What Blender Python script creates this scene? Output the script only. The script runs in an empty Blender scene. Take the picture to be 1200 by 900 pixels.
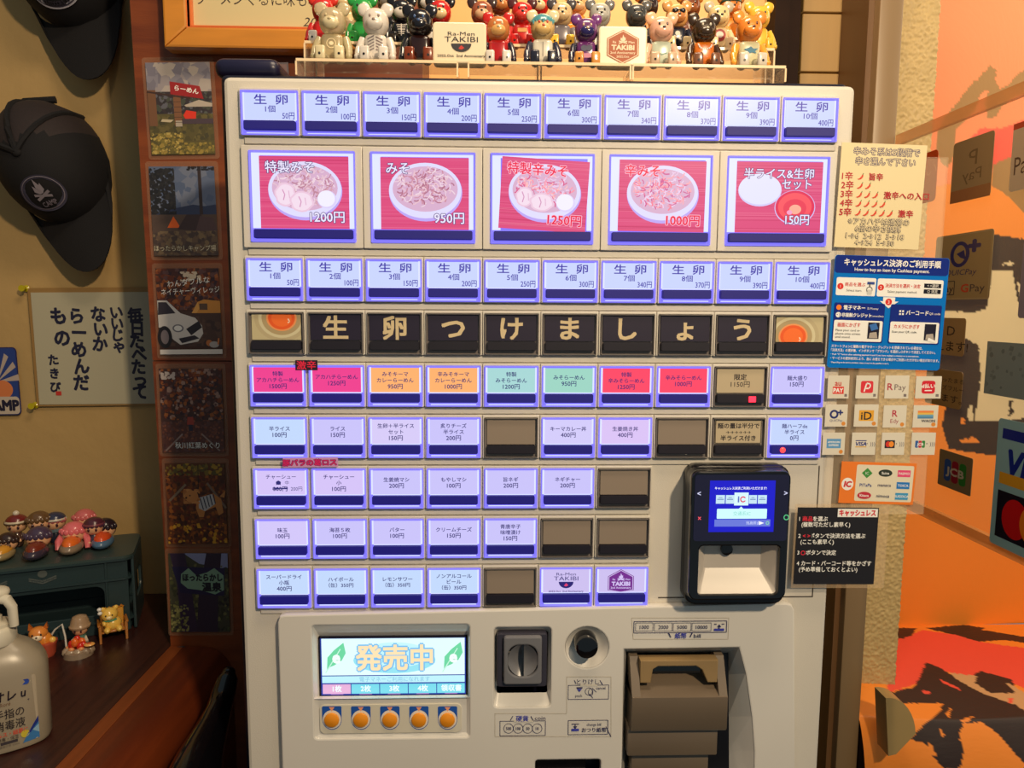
import bpy, bmesh, math, random
from mathutils import Vector, Matrix
rnd = random.Random(7)
C = bpy.context.scene.collection
PI = math.pi
# ------------------------------------------------------------------ camera, world, lights, exposure
CAMP = Vector((0.23278, -0.68622, 1.40101))
CR = [Vector((0.9995766, -0.0285704, 0.0055089)), Vector((0.0023897, -0.1080819, -0.9941391)), Vector((0.0289984, 0.9937314, -0.1079678))]
FPX = 830.0
cam = bpy.data.cameras.new('camera'); camo = bpy.data.objects.new('camera', cam); C.objects.link(camo)
cam.sensor_width = 36; cam.lens = FPX / 1200 * 36; cam.clip_start = 0.02
camo.matrix_world = Matrix(((CR[0].x, -CR[1].x, -CR[2].x, CAMP.x), (CR[0].y, -CR[1].y, -CR[2].y, CAMP.y), (CR[0].z, -CR[1].z, -CR[2].z, CAMP.z), (0, 0, 0, 1)))
bpy.context.scene.camera = camo
vs = bpy.context.scene.view_settings
vs.view_transform = 'Standard'; vs.look = 'None'; vs.gamma = 1; vs.exposure = 0.0; vs.use_curve_mapping = False
w = bpy.data.worlds.new('world'); bpy.context.scene.world = w; w.use_nodes = True
w.node_tree.nodes['Background'].inputs[0].default_value = (0.46, 0.60, 0.66, 1)
w.node_tree.nodes['Background'].inputs[1].default_value = 0.30
def lamp(name, loc, target, size, energy, color, size_y=None, kind='AREA'):
    l = bpy.data.lights.new(name, kind); o = bpy.data.objects.new(name, l); C.objects.link(o)
    l.energy = energy; l.color = color; o.location = loc
    if kind == 'AREA':
        l.size = size
        if size_y: l.shape = 'RECTANGLE'; l.size_y = size_y
        o.rotation_euler = (Vector(target) - Vector(loc)).to_track_quat('-Z', 'Y').to_euler()
    else: l.shadow_soft_size = size
    return o
lamp('pendant_light', (0.78, -1.15, 2.15), (0.1, 0.2, 1.3), 0.07, 20, (1.0, 0.77, 0.50))
lamp('overhead_fill', (0.35, -0.35, 2.45), (0.3, 0.3, 1.3), 0.5, 8, (1.0, 0.78, 0.54), 0.2)  # added warm fill from overhead, softens the main lamp's shadows
lamp('shelf_light', (0.42, 0.25, 2.05), (0.35, 0.2, 1.6), 0.25, 1.0, (1.0, 0.62, 0.28))
lamp('tarp_fill', (1.55, 0.25, 2.1), (1.25, 0.8, 1.2), 0.7, 5.5, (1.0, 0.78, 0.52))  # added lamp brightening the tarp's front, in place of outdoor backlight

# ------------------------------------------------------------------ measuring helpers (photo measurement -> point on a real plane)
def ray(px, py): return CR[0] * ((px - 600) / FPX) + CR[1] * ((py - 450) / FPX) + CR[2]
def atY(px, py, Y): d = ray(px, py); return CAMP + d * ((Y - CAMP.y) / d.y)
def atZ(px, py, Z): d = ray(px, py); return CAMP + d * ((Z - CAMP.z) / d.z)
def atX(px, py, X): d = ray(px, py); return CAMP + d * ((X - CAMP.x) / d.x)
def lin(c): return tuple((v / 12.92 if v <= 0.04045 else ((v + 0.055) / 1.055) ** 2.4) for v in c)
def rgb(r, g, b): return (r / 255, g / 255, b / 255)

# ------------------------------------------------------------------ materials
MATS = {}
def mat(name, col, rough=0.5, metal=0.0, noise=0.0, nscale=20, bump=0.0, bscale=200, coat=0.0, alpha=1.0, trans=0.0, stretch=None, col2=None, emit=None, es=1.0):
    if name in MATS: return MATS[name]
    m = bpy.data.materials.new(name); m.use_nodes = True; nt = m.node_tree; b = nt.nodes['Principled BSDF']
    c = lin(col) + (1,)
    b.inputs['Base Color'].default_value = c; b.inputs['Roughness'].default_value = rough; b.inputs['Metallic'].default_value = metal
    b.inputs['Coat Weight'].default_value = coat; b.inputs['Alpha'].default_value = alpha; b.inputs['Transmission Weight'].default_value = trans
    tc = nt.nodes.new('ShaderNodeTexCoord'); mp = nt.nodes.new('ShaderNodeMapping'); nt.links.new(tc.outputs['Object'], mp.inputs[0])
    if stretch: mp.inputs['Scale'].default_value = stretch
    if noise or col2:
        n = nt.nodes.new('ShaderNodeTexNoise'); n.inputs['Scale'].default_value = nscale; n.inputs['Detail'].default_value = 6
        nt.links.new(mp.outputs[0], n.inputs['Vector'])
        r = nt.nodes.new('ShaderNodeValToRGB'); nt.links.new(n.outputs['Fac'], r.inputs[0])
        c2 = lin(col2) if col2 else tuple(v * (1 - noise) for v in c[:3])
        r.color_ramp.elements[0].position = 0.35; r.color_ramp.elements[1].position = 0.65
        r.color_ramp.elements[0].color = tuple(c2) + (1,); r.color_ramp.elements[1].color = c
        nt.links.new(r.outputs[0], b.inputs['Base Color'])
    if bump:
        n2 = nt.nodes.new('ShaderNodeTexNoise'); n2.inputs['Scale'].default_value = bscale; n2.inputs['Detail'].default_value = 4
        nt.links.new(mp.outputs[0], n2.inputs['Vector'])
        bp = nt.nodes.new('ShaderNodeBump'); bp.inputs['Strength'].default_value = bump; bp.inputs['Distance'].default_value = 0.002
        nt.links.new(n2.outputs['Fac'], bp.inputs['Height']); nt.links.new(bp.outputs[0], b.inputs['Normal'])
    if emit: b.inputs['Emission Color'].default_value = lin(emit) + (1,); b.inputs['Emission Strength'].default_value = es
    MATS[name] = m; return m
def attr_mat(name, rough=0.5, emit=0.0, base=1.0, coat=0.0, bump=0.0, trans=0.0):
    m = bpy.data.materials.new(name); m.use_nodes = True; nt = m.node_tree; b = nt.nodes['Principled BSDF']
    a = nt.nodes.new('ShaderNodeAttribute'); a.attribute_name = 'Col'
    b.inputs['Roughness'].default_value = rough; b.inputs['Coat Weight'].default_value = coat
    if base: nt.links.new(a.outputs['Color'], b.inputs['Base Color'])
    else: b.inputs['Base Color'].default_value = (0.01, 0.01, 0.02, 1)
    if emit: nt.links.new(a.outputs['Color'], b.inputs['Emission Color']); b.inputs['Emission Strength'].default_value = emit
    if bump:
        n2 = nt.nodes.new('ShaderNodeTexNoise'); n2.inputs['Scale'].default_value = 60
        bp = nt.nodes.new('ShaderNodeBump'); bp.inputs['Strength'].default_value = bump; bp.inputs['Distance'].default_value = 0.002
        nt.links.new(n2.outputs['Fac'], bp.inputs['Height']); nt.links.new(bp.outputs[0], b.inputs['Normal'])
    MATS[name] = m; return m
PRINT = attr_mat('printed_paper', 0.55); GLOSSP = attr_mat('glossy_print', 0.22); PAINT = attr_mat('painted_plastic', 0.25, coat=0.3)
LIT = attr_mat('backlit_print', 0.3, emit=1.0, base=0); CLOTHP = attr_mat('printed_tarp', 0.5, bump=0.15); SCREEN = attr_mat('screen_image', 0.2, emit=1.05, base=0)
IVORY = mat('ivory_enamel', rgb(210, 204, 192), 0.42, bump=0.12, bscale=900, noise=0.05, nscale=6)
IVORYG = mat('ivory_gloss_plastic', rgb(216, 212, 204), 0.22, noise=0.04, nscale=5, coat=0.3)
NAVY = mat('navy_black_metal', rgb(22, 22, 42), 0.4, noise=0.3)
BLACK = mat('black_plastic', rgb(16, 15, 20), 0.3, noise=0.3)
BLACKG = mat('black_gloss', rgb(9, 8, 12), 0.12, noise=0.2, coat=0.5)
SEAM = mat('dark_seam', rgb(60, 50, 40), 0.8, noise=0.2)
BAR = mat('press_bar_bloom', rgb(8, 6, 40), 0.6, noise=0.15, nscale=60, emit=rgb(18, 12, 116), es=0.8)  # bars are black; blue emission paints in bloom from the lit housing
BAROFF = mat('press_bar_black', rgb(14, 9, 28), 0.6, noise=0.15, nscale=60)
LAMP = mat('violet_lamp_light', rgb(60, 60, 120), 0.3, emit=rgb(122, 112, 242), es=1.15)
EDGE = mat('white_lamp_light', rgb(60, 60, 120), 0.3, emit=rgb(214, 220, 255), es=1.1)
DULL = mat('unlit_smoky_plastic', rgb(120, 112, 108), 0.25, noise=0.1)
CLEAR = mat('clear_acrylic', rgb(255, 240, 215), 0.06, alpha=0.22, noise=0.02)
EDGEC = mat('acrylic_edge', rgb(250, 225, 185), 0.15, alpha=0.75, noise=0.02)
SLEEVE = mat('laminate_film', rgb(190, 150, 120), 0.08, alpha=0.14, noise=0.02)
TAUPE = mat('taupe_plastic', rgb(112, 98, 82), 0.35, noise=0.06, nscale=8)
GREYP = mat('grey_plastic', rgb(112, 112, 116), 0.3, noise=0.06)

# ------------------------------------------------------------------ mesh building
class G:
    def __init__(s): s.v = []; s.f = []; s.c = []; s.col = (0.5, 0.5, 0.5)
    def add(s, vs_, fs, col=None):
        n = len(s.v); s.v += [tuple(p) for p in vs_]; c = col or s.col; s.c += [c] * len(vs_)
        s.f += [tuple(i + n for i in f) for f in fs]; return s
    def box(s, x0, y0, z0, x1, y1, z1, col=None):
        v = [(x, y, z) for z in (z0, z1) for y in (y0, y1) for x in (x0, x1)]
        return s.add(v, [(0, 2, 3, 1), (4, 5, 7, 6), (0, 1, 5, 4), (2, 6, 7, 3), (0, 4, 6, 2), (1, 3, 7, 5)], col)
    def rbox(s, x0, y0, z0, x1, y1, z1, r=0.002, seg=2, col=None):
        bm = bmesh.new(); bmesh.ops.create_cube(bm, size=1)
        for v in bm.verts: v.co = Vector(((x0 + x1) / 2 + v.co.x * (x1 - x0), (y0 + y1) / 2 + v.co.y * (y1 - y0), (z0 + z1) / 2 + v.co.z * (z1 - z0)))
        r = min(r, 0.49 * min(abs(x1 - x0), abs(y1 - y0), abs(z1 - z0)))
        bmesh.ops.bevel(bm, geom=bm.edges[:], offset=r, segments=seg, profile=0.5, affect='EDGES')
        bmesh.ops.recalc_face_normals(bm, faces=bm.faces)
        s.add([v.co[:] for v in bm.verts], [[v.index for v in f.verts] for f in bm.faces], col); bm.free(); return s
    def ell(s, cx, cy, cz, rx, ry, rz, nu=16, nv=10, col=None, p=1.0, rot=None, v0=0.0, v1=1.0):
        vv = []; ff = []
        def pw(t): return math.copysign(abs(t) ** p, t)
        for j in range(nv + 1):
            th = PI * (v0 + (v1 - v0) * j / nv)
            for i in range(nu):
                ph = 2 * PI * i / nu
                q = Vector((rx * pw(math.sin(th)) * pw(math.cos(ph)), ry * pw(math.sin(th)) * pw(math.sin(ph)), rz * pw(math.cos(th))))
                if rot: q = rot @ q
                vv.append((cx + q.x, cy + q.y, cz + q.z))
        for j in range(nv):
            for i in range(nu):
                a, b = j * nu + i, j * nu + (i + 1) % nu; ff.append((a, a + nu, b + nu, b))
        return s.add(vv, ff, col)
    def lathe(s, prof, cx=0, cy=0, z0=0, n=20, axis='Z', col=None, sx=1, sy=1, p=1.0):
        vv = []; ff = []
        def pw(t): return math.copysign(abs(t) ** p, t)
        for (r, z) in prof:
            for i in range(n):
                a = 2 * PI * i / n; x, y = r * pw(math.cos(a)) * sx, r * pw(math.sin(a)) * sy
                vv.append((cx + x, cy + y, z0 + z) if axis == 'Z' else (cx + x, cy - z, z0 + y))
        m = len(prof)
        for j in range(m - 1):
            for i in range(n):
                a, b = j * n + i, j * n + (i + 1) % n; ff.append((a, b, b + n, a + n))
        ff.append(tuple(reversed(range(n)))); ff.append(tuple(range((m - 1) * n, m * n)))
        return s.add(vv, ff, col)
    def tube(s, pts, r, n=8, col=None):
        pts = [Vector(p) for p in pts]; vv = []; ff = []
        rs = r if isinstance(r, (list, tuple)) else [r] * len(pts); up = Vector((0.13, 0.21, 0.97))
        for k, p in enumerate(pts):
            t = (pts[min(k + 1, len(pts) - 1)] - pts[max(k - 1, 0)]).normalized()
            a = t.cross(up).normalized(); b = t.cross(a)
            for i in range(n): vv.append(p + (a * math.cos(2 * PI * i / n) + b * math.sin(2 * PI * i / n)) * rs[k])
        for k in range(len(pts) - 1):
            for i in range(n):
                a, b = k * n + i, k * n + (i + 1) % n; ff.append((a, b, b + n, a + n))
        ff.append(tuple(reversed(range(n)))); ff.append(tuple(range((len(pts) - 1) * n, len(pts) * n)))
        return s.add(vv, ff, col)
    def prism(s, poly, a, b, axis='Y', col=None):   # poly in the plane across the axis
        n = len(poly)
        def P(u, v, t): return (u, t, v) if axis == 'Y' else ((t, u, v) if axis == 'X' else (u, v, t))
        return s.add([P(u, v, a) for u, v in poly] + [P(u, v, b) for u, v in poly],
                     [tuple(range(n)), tuple(reversed(range(n, 2 * n)))] + [(i, i + n, (i + 1) % n + n, (i + 1) % n) for i in range(n)], col)
    def mesh(s, name, smooth=True):
        m = bpy.data.meshes.new(name); m.from_pydata(s.v, [], s.f)
        a = m.color_attributes.new('Col', 'FLOAT_COLOR', 'POINT'); buf = []
        cache = {}
        for c in s.c:
            if c not in cache: cache[c] = lin(c) + (1.0,)
            buf.extend(cache[c])
        a.data.foreach_set('color', buf)
        if smooth:
            m.polygons.foreach_set('use_smooth', [True] * len(m.polygons)); m.set_sharp_from_angle(angle=math.radians(38))
        m.validate(); m.update(); return m
def fixn(m):
    bm = bmesh.new(); bm.from_mesh(m); bmesh.ops.recalc_face_normals(bm, faces=bm.faces); bm.to_mesh(m); bm.free(); return m
def obj(name, g, material, parent=None, loc=None, rot=None, smooth=True, label=None, fix=True):
    m = g.mesh(name, smooth) if isinstance(g, G) else g
    if isinstance(g, G) and fix: fixn(m)
    if material and not m.materials: m.materials.append(material)
    o = bpy.data.objects.new(name, m); C.objects.link(o)
    if parent: o.parent = parent
    if loc is not None: o.location = loc
    if rot is not None: o.rotation_euler = rot
    if label: o['label'] = label
    return o
def tag(o, label, cat, group=None):
    o['label'] = label; o['category'] = cat
    if group: o['group'] = group
    return o
def thing(name, label, cat, loc=(0, 0, 0), rot=(0, 0, 0), group=None):
    o = bpy.data.objects.new(name, None); C.objects.link(o); o.location = loc; o.rotation_euler = rot; o.empty_display_size = 0.02
    return tag(o, label, cat, group)
def struct(name, g, m, parent=None):
    o = obj(name, g, m, parent)
    if not parent: o['kind'] = 'structure'
    return o
def plate(name, outer, holes, y0, y1, bevel=0.0):      # flat plate in the XZ plane between y0 (front) and y1, with holes
    cu = bpy.data.curves.new(name, 'CURVE'); cu.dimensions = '2D'; cu.fill_mode = 'BOTH'
    for poly in [outer] + holes:
        sp = cu.splines.new('POLY'); sp.points.add(len(poly) - 1); sp.use_cyclic_u = True
        for k, (x, z) in enumerate(poly): sp.points[k].co = (x, z, 0, 1)
    cu.extrude = max((y1 - y0) / 2 - bevel, 1e-5); cu.bevel_depth = bevel; cu.bevel_resolution = 1; cu.offset = -bevel
    o = bpy.data.objects.new(name, cu); m = bpy.data.meshes.new_from_object(o); bpy.data.objects.remove(o)
    m.transform(Matrix.Translation((0, (y0 + y1) / 2, 0)) @ Matrix.Rotation(PI / 2, 4, 'X'))
    m.polygons.foreach_set('use_smooth', [True] * len(m.polygons)); m.set_sharp_from_angle(angle=math.radians(35))
    m.name = name; m.materials.clear(); return m
def rr(x0, z0, x1, z1, r, n=5):
    pts = []
    for (cx, cz, a0) in ((x1 - r, z1 - r, 0), (x0 + r, z1 - r, 90), (x0 + r, z0 + r, 180), (x1 - r, z0 + r, 270)):
        for k in range(n + 1):
            a = math.radians(a0 + 90 * k / n); pts.append((cx + r * math.cos(a), cz + r * math.sin(a)))
    return pts
def loft(g, a, b, ya, yb, col=None):                  # ring wall joining outline a (at ya) and outline b (at yb)
    n = len(a)
    g.add([(x, ya, z) for x, z in a] + [(x, yb, z) for x, z in b], [(i, (i + 1) % n, (i + 1) % n + n, i + n) for i in range(n)], col); return g

# ------------------------------------------------------------------ flat print: shapes and lettering laid on a card
TX = {}
def glyphs(s, bold):
    k = (s, bold)
    if k not in TX:
        cu = bpy.data.curves.new('t', 'FONT'); cu.body = s; cu.resolution_u = 2; cu.offset = bold
        o = bpy.data.objects.new('t', cu); m = bpy.data.meshes.new_from_object(o)
        vv = [(v.co.x, v.co.y) for v in m.vertices]; ff = [tuple(p.vertices) for p in m.polygons]
        bpy.data.objects.remove(o); bpy.data.meshes.remove(m); bpy.data.curves.remove(cu)
        xs = [v[0] for v in vv] or [0]; TX[k] = (vv, ff, min(xs), max(xs))
    return TX[k]
EPS = 0.00001
class Print:
    """card of real size w x h (m); drawing units U x V, origin top left, y down"""
    def __init__(s, w, h, U, V, bg, thick=0.0008, r=0.0, back=None):
        s.w, s.h, s.U, s.V, s.g, s.k = w, h, U, V, G(), 1
        if thick:
            poly = rr(-w / 2, -h / 2, w / 2, h / 2, r, 4) if r else [(-w / 2, -h / 2), (w / 2, -h / 2), (w / 2, h / 2), (-w / 2, h / 2)]
            s.g.prism(poly, 0, thick, 'Y', bg)
    def P(s, x, y, k): return ((x / s.U - .5) * s.w, -k * EPS, (.5 - y / s.V) * s.h)
    def poly(s, pts, col, keep=False):
        s.g.add([s.P(x, y, s.k) for x, y in pts], [tuple(reversed(range(len(pts))))], col)
        if not keep: s.k += 1
        return s
    def rect(s, x0, y0, x1, y1, col, keep=False): return s.poly([(x0, y0), (x1, y0), (x1, y1), (x0, y1)], col, keep)
    def rrect(s, x0, y0, x1, y1, r, col): return s.poly([(x, y) for x, y in rr(x0, y0, x1, y1, r, 4)], col)
    def ell(s, cx, cy, rx, ry, col, n=24, keep=False, a0=0, a1=360):
        return s.poly([(cx + rx * math.cos(math.radians(a0 + (a1 - a0) * i / n)), cy + ry * math.sin(math.radians(a0 + (a1 - a0) * i / n))) for i in range(n + (a1 - a0 < 360))], col, keep)
    def ring(s, cx, cy, r, t, col, n=24, ry=None):
        ry = ry or r; vv = []
        for i in range(n):
            a = 2 * PI * i / n
            vv += [s.P(cx + r * math.cos(a), cy + ry * math.sin(a), s.k), s.P(cx + (r - t) * math.cos(a), cy + (ry - t) * math.sin(a), s.k)]
        s.g.add(vv, [(2 * i, 2 * i + 1, (2 * i + 3) % (2 * n), (2 * i + 2) % (2 * n)) for i in range(n)], col); s.k += 1; return s
    def line(s, pts, t, col, keep=False):
        for (x0, y0), (x1, y1) in zip(pts, pts[1:]):
            d = math.hypot(x1 - x0, y1 - y0) or 1; nx, ny = -(y1 - y0) / d * t / 2, (x1 - x0) / d * t / 2
            s.poly([(x0 + nx, y0 + ny), (x1 + nx, y1 + ny), (x1 - nx, y1 - ny), (x0 - nx, y0 - ny)], col, True)
        if not keep: s.k += 1
        return s
    def frame(s, x0, y0, x1, y1, t, col): return s.line([(x0, y0), (x1, y0), (x1, y1), (x0, y1), (x0, y0 - t / 2)], t, col)
    def text(s, st, x, y, size, col, al='c', sx=1.0, bold=0.0, rot=0, out=None, ow=0.05, shear=0.0):
        if out: s.text(st, x, y, size, out, al, sx, bold + ow, rot, shear=shear)
        vv, ff, a, b = glyphs(st, 0); wdt = (b - a) * size * sx
        ox = x - a * size * sx - (wdt / 2 if al == 'c' else wdt if al == 'r' else 0); oy = y + size * 0.36; cr, sr = math.cos(math.radians(rot)), math.sin(math.radians(rot))
        ns = 0 if bold < .008 else (4 if bold < .04 else 8); st_ = [(bold * size * math.cos(2 * PI * (i + .5) / ns), bold * size * math.sin(2 * PI * (i + .5) / ns)) for i in range(ns)] or [(0, 0)]
        for ex, ey in st_:
            pts = []
            for u, v in vv:
                dx, dy = ox + ex + (u + shear * v) * size * sx - x, oy + ey - v * size - y
                pts.append(s.P(x + dx * cr - dy * sr, y + dx * sr + dy * cr, s.k))
            s.g.add(pts, ff, col); s.k += .04
        s.k = math.ceil(s.k) + 1; return s
    def blobs(s, x0, y0, x1, y1, n, size, cols, r=None, asp=1.0):
        r = r or rnd
        for i in range(n):
            if i % 60 == 0: s.k += 1
            cx, cy = r.uniform(x0, x1), r.uniform(y0, y1); q = size * r.uniform(.4, 1); a = r.uniform(0, 3); m = r.choice((4, 5, 6))
            pts = [(min(max(cx + q * asp * math.cos(a + 2 * PI * i_ / m) * r.uniform(.6, 1.1), x0), x1), min(max(cy + q * math.sin(a + 2 * PI * i_ / m) * r.uniform(.6, 1.1), y0), y1)) for i_ in range(m)]
            s.poly(pts, r.choice(cols), True); s.k += 0.02
        s.k = math.ceil(s.k) + 1; return s
    def obj(s, name, material=PRINT, parent=None, loc=None, rot=None, label=None):
        return obj(name, s.g, material, parent, loc, rot, smooth=False, label=label, fix=False)
def quad(pts, Y):          # four photo corners (TL,TR,BR,BL) on the plane Y -> centre, w, h, roll
    a, b, c, d = [atY(x, y, Y) for x, y in pts]
    ctr = (a + b + c + d) / 4; wv = ((b - a) + (c - d)) / 2; hv = ((a - d) + (b - c)) / 2
    return ctr, wv.length, hv.length, (0, -math.atan2(wv.z, wv.x), 0)
def quadX(pts, X):
    a, b, c, d = [atX(x, y, X) for x, y in pts]
    ctr = (a + b + c + d) / 4; wv = ((b - a) + (c - d)) / 2; hv = ((a - d) + (b - c)) / 2
    return ctr, wv.length, hv.length, (0, 0, -PI / 2)
WHITE = (0.93, 0.92, 0.9); INK = rgb(40, 34, 110)

# ================================================================== SETTING
ZC = 0.9134
WALLM = mat('beige_stucco_wallpaper', rgb(184, 152, 98), 0.7, noise=0.12, nscale=3, bump=0.9, bscale=22)
struct('floor', G().box(-1.6, -1.6, -0.05, 2.4, 1.3, 0.0), mat('floor_tile', rgb(70, 60, 52), 0.5, noise=0.3, nscale=6))
struct('wall_back', G().box(-1.6, 0.4915, 0.0, 0.86, 0.56, 2.7), WALLM)
struct('wall_left', G().box(-1.65, -1.6, 0.0, -1.6, 0.56, 2.7), WALLM)
BOARD = mat('red_brown_board', rgb(128, 62, 24), 0.45, noise=0.0, col2=rgb(104, 46, 18), nscale=5, stretch=(1, 1, 9), bump=0.15, bscale=60)
# wooden partition the photographs hang on: two boards stacked
part = thing('wooden_partition', 'reddish brown wooden partition behind the machine, hung with laminated photographs', 'partition', (-0.05, 0.39, 0))
zj = atY(230, 423, 0.30).z
for z0, z1 in ((0.0, zj - 0.0006), (zj + 0.0006, 2.5)):
    g = G()
    def xl(z): return -0.2278 - (z - 0.9134) * 0.0138
    g.prism([(xl(z0) + 0.05, z0), (0.19, z0), (0.19, z1), (xl(z1) + 0.05, z1)], 0.30 - 0.39, 0.488 - 0.39, 'Y')
    obj('board', g, BOARD, part)
# ledge for right-hand fittings: dark stile, cupboard panels, trims, pillar, stucco
X = lambda px, Y, py=100: atY(px, py, Y).x
struct('trim_1', G().box(X(905, .37), 0.37, 0, X(922, .37), 0.49, 2.5), mat('dark_brown_frame', rgb(38, 22, 14), 0.6, noise=0.3))
struct('trim_2', G().box(X(922.5, .37), 0.375, 0, X(936, .37), 0.49, 2.5), MATS['dark_brown_frame'])
MATS['dark_brown_frame'].node_tree.nodes['Principled BSDF'].inputs['Specular IOR Level'].default_value = 0.1
PAN = mat('tan_cupboard_panel', rgb(176, 140, 84), 0.5, noise=0.15, nscale=3, stretch=(9, 1, .4))
cup = thing('wall_panelling', 'tan wall panelling with horizontal joints right of the dark stile', 'panelling', (X(968, .42), 0.45, 0))
zz = [0.0, 0.6, 1.2, atY(960, 245, .42).z, atY(960, 165, .42).z, atY(960, 85, .42).z, atY(960, 15, .42).z, 2.0, 2.2, 2.5]
for a, b in zip(zz, zz[1:]):
    x0, x1 = X(937, .42) - cup.location.x, X(1001, .42) - cup.location.x
    obj('panel', G().rbox(x0, -0.03, a + .0012, x1, 0.03, b - .0012, 0.0012, 1), PAN, cup)
struct('trim_3', G().box(X(1001, .37), 0.37, 0, X(1012.5, .37), 0.49, 2.5), mat('tan_timber_trim', rgb(140, 104, 60), 0.5, noise=0.2, nscale=8, stretch=(4, 1, .3)))
struct('trim_4', G().box(X(1013, .34), 0.34, 0, X(1026, .34), 0.49, 2.5), mat('brown_timber_trim', rgb(118, 84, 50), 0.45, noise=0.2, nscale=8, stretch=(4, 1, .3)))
struct('trim_5', G().rbox(X(1026, .325), 0.325, 0, X(1054, .325), 0.49, 2.5, 0.003), mat('smooth_beige_post', rgb(144, 118, 84), 0.4, noise=0.08, nscale=4))
# rough stucco end of the outside wall
def stucco():
    bm = bmesh.new(); x0, x1 = X(1052, .40), X(1096, .40); nx, nz = 44, 700
    vs_ = []
    r = random.Random(3)
    from mathutils import noise
    for j in range(nz + 1):
        for i in range(nx + 1):
            x = x0 + (x1 - x0) * min(i, nx - 4) / (nx - 4); z = 0.75 + 1.25 * j / nz; y = 0.40
            n = noise.noise(Vector((x * 190, z * 190, 2))) * .5 + noise.noise(Vector((x * 420, z * 420, 7))) * .45
            y -= 0.0034 * max(n, -.3)
            if i > nx - 4: y += (i - nx + 4) * 0.03
            if i > nx - 5: x += 0.0016 * n
            vs_.append(bm.verts.new((x, y, z)))
    for j in range(nz):
        for i in range(nx):
            a = j * (nx + 1) + i; bm.faces.new((vs_[a], vs_[a + 1], vs_[a + nx + 2], vs_[a + nx + 1]))
    for f in bm.faces: f.smooth = True
    m = bpy.data.meshes.new('wall_right'); bm.to_mesh(m); bm.free(); return m
o = obj('wall_right', stucco(), mat('cream_stucco', rgb(205, 176, 118), 0.5, noise=0.12, nscale=30)); o['kind'] = 'structure'

# ================================================================== COUNTER
WOODC = mat('dark_counter_wood', rgb(66, 34, 26), 0.34, col2=rgb(46, 22, 20), nscale=16, stretch=(9, .35, 1))
counter = thing('wooden_counter', 'dark brown wooden counter with rounded reddish front edge at lower left', 'counter', (-0.6, 0.0, 0))
obj('counter_top', G().rbox(-0.8, -0.7, ZC - 0.035, -0.2278 + 0.6, 0.49, ZC, 0.001, 1), WOODC, counter)
obj('edge_strip', G().box(-0.2275 + 0.6, -0.7, ZC - 0.035, -0.2085 + 0.6, 0.2985, ZC + 0.0004), mat('light_edge_strip', rgb(132, 66, 28), 0.4, noise=0.2, nscale=20, stretch=(6, .4, 1)), counter, label='lighter reddish edge strip')
g = G(); prof = [(-0.208, ZC)]
for k in range(9): a = k / 8 * PI / 2; prof.append((-0.185 + 0.045 * math.sin(a), ZC - 0.045 + 0.045 * math.cos(a)))
prof += [(-0.14, 0.02), (-0.208, 0.02)]
obj('front_edge', G().prism([(x + .6, z) for x, z in prof], -0.7, 0.2985, 'Y'), mat('reddish_bullnose_wood', rgb(116, 50, 20), 0.35, col2=rgb(88, 36, 16), nscale=10, stretch=(5, .3, 5)), counter, label='rounded reddish wooden front edge')
obj('counter_base', G().box(-0.8, -0.65, 0.0, -0.245 + 0.6, 0.485, ZC - 0.036), WOODC, counter)

# ================================================================== TICKET MACHINE
PT, PZ = 0.056, 0.0504751
MX0, MX1, MT = -0.0155, 0.5765, 1.6110
mach = thing('ticket_machine', 'ivory food ticket vending machine with rows of violet-lit menu buttons', 'vending machine', (0.28, 0.15, 0.0))
def mp(v): return (v[0] - 0.28, v[1] - 0.15, v[2])
def M(name, g, m, **k):
    o = obj(name, g, m, mach, loc=(-0.28, -0.15, 0), **k); return o
M('body', G().rbox(MX0 - 0.0105, 0.021, 0.02, MX1 + 0.004, 0.298, MT + 0.009, 0.006, 3), NAVY)
M('plinth', G().rbox(MX0 + .02, 0.03, 0.0, MX1 - .02, 0.29, 0.02, 0.002, 1), BLACK)
M('face_panel', plate('face_panel', rr(MX0, 0.03, MX1, MT, .006, 4), [[(0.03, 0.64), (0.54, 0.64), (0.528, 1.09), (0.034, 1.085)]], 0.0, 0.020, 0.004), IVORY)
M('panel_seam', G().box(atY(771, 705, 0).x, -0.0004, 1.1085, atY(952, 705, 0).x, 0.001, 1.1095).box(atY(951, 705, 0).x, -0.0004, 1.1085, atY(951, 705, 0).x + .001, 0.001, 1.245), SEAM)
B = [list(r) for r in ([], [], [], [])]
egg = [(str(i + 1), p) for i, p in enumerate((50, 100, 150, 200, 250, 300, 340, 370, 390, 400))]
LAV = rgb(203, 196, 250); LB = rgb(196, 218, 253)
def lab_base(col=LAV): return Print(0.0462, 0.0236, 270, 143, col, thick=0.0006)
def lab_egg(n, p):
    P = lab_base(rgb(203, 214, 253)); t = rgb(62, 50, 168)
    P.text('生', 86, 36, 58, t, sx=1.28, bold=.02); P.text('卵', 200, 36, 58, t, sx=1.28, bold=.02)
    P.text(n + '個', 138, 86, 40, t, sx=1.1, bold=.012); P.text('%d円' % p, 266, 122, 43, t, 'r', sx=.8, bold=.01); return P
def lab(lines, col=LAV, t=INK, size=30, price=35):
    P = lab_base(col); n = len(lines); y = 72 - (n - 1) * 17.5
    for s in lines:
        num = s[0].isdigit() and s.endswith('円')
        wd = sum(.55 if ord(c) < 128 else 1 for c in s) * size
        P.text(s, 135, y, price if num else size, t, sx=min(1, 262 / max(wd, 1)), bold=.018); y += 36
    return P
def housing(w, h):
    g = G(); return g
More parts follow.
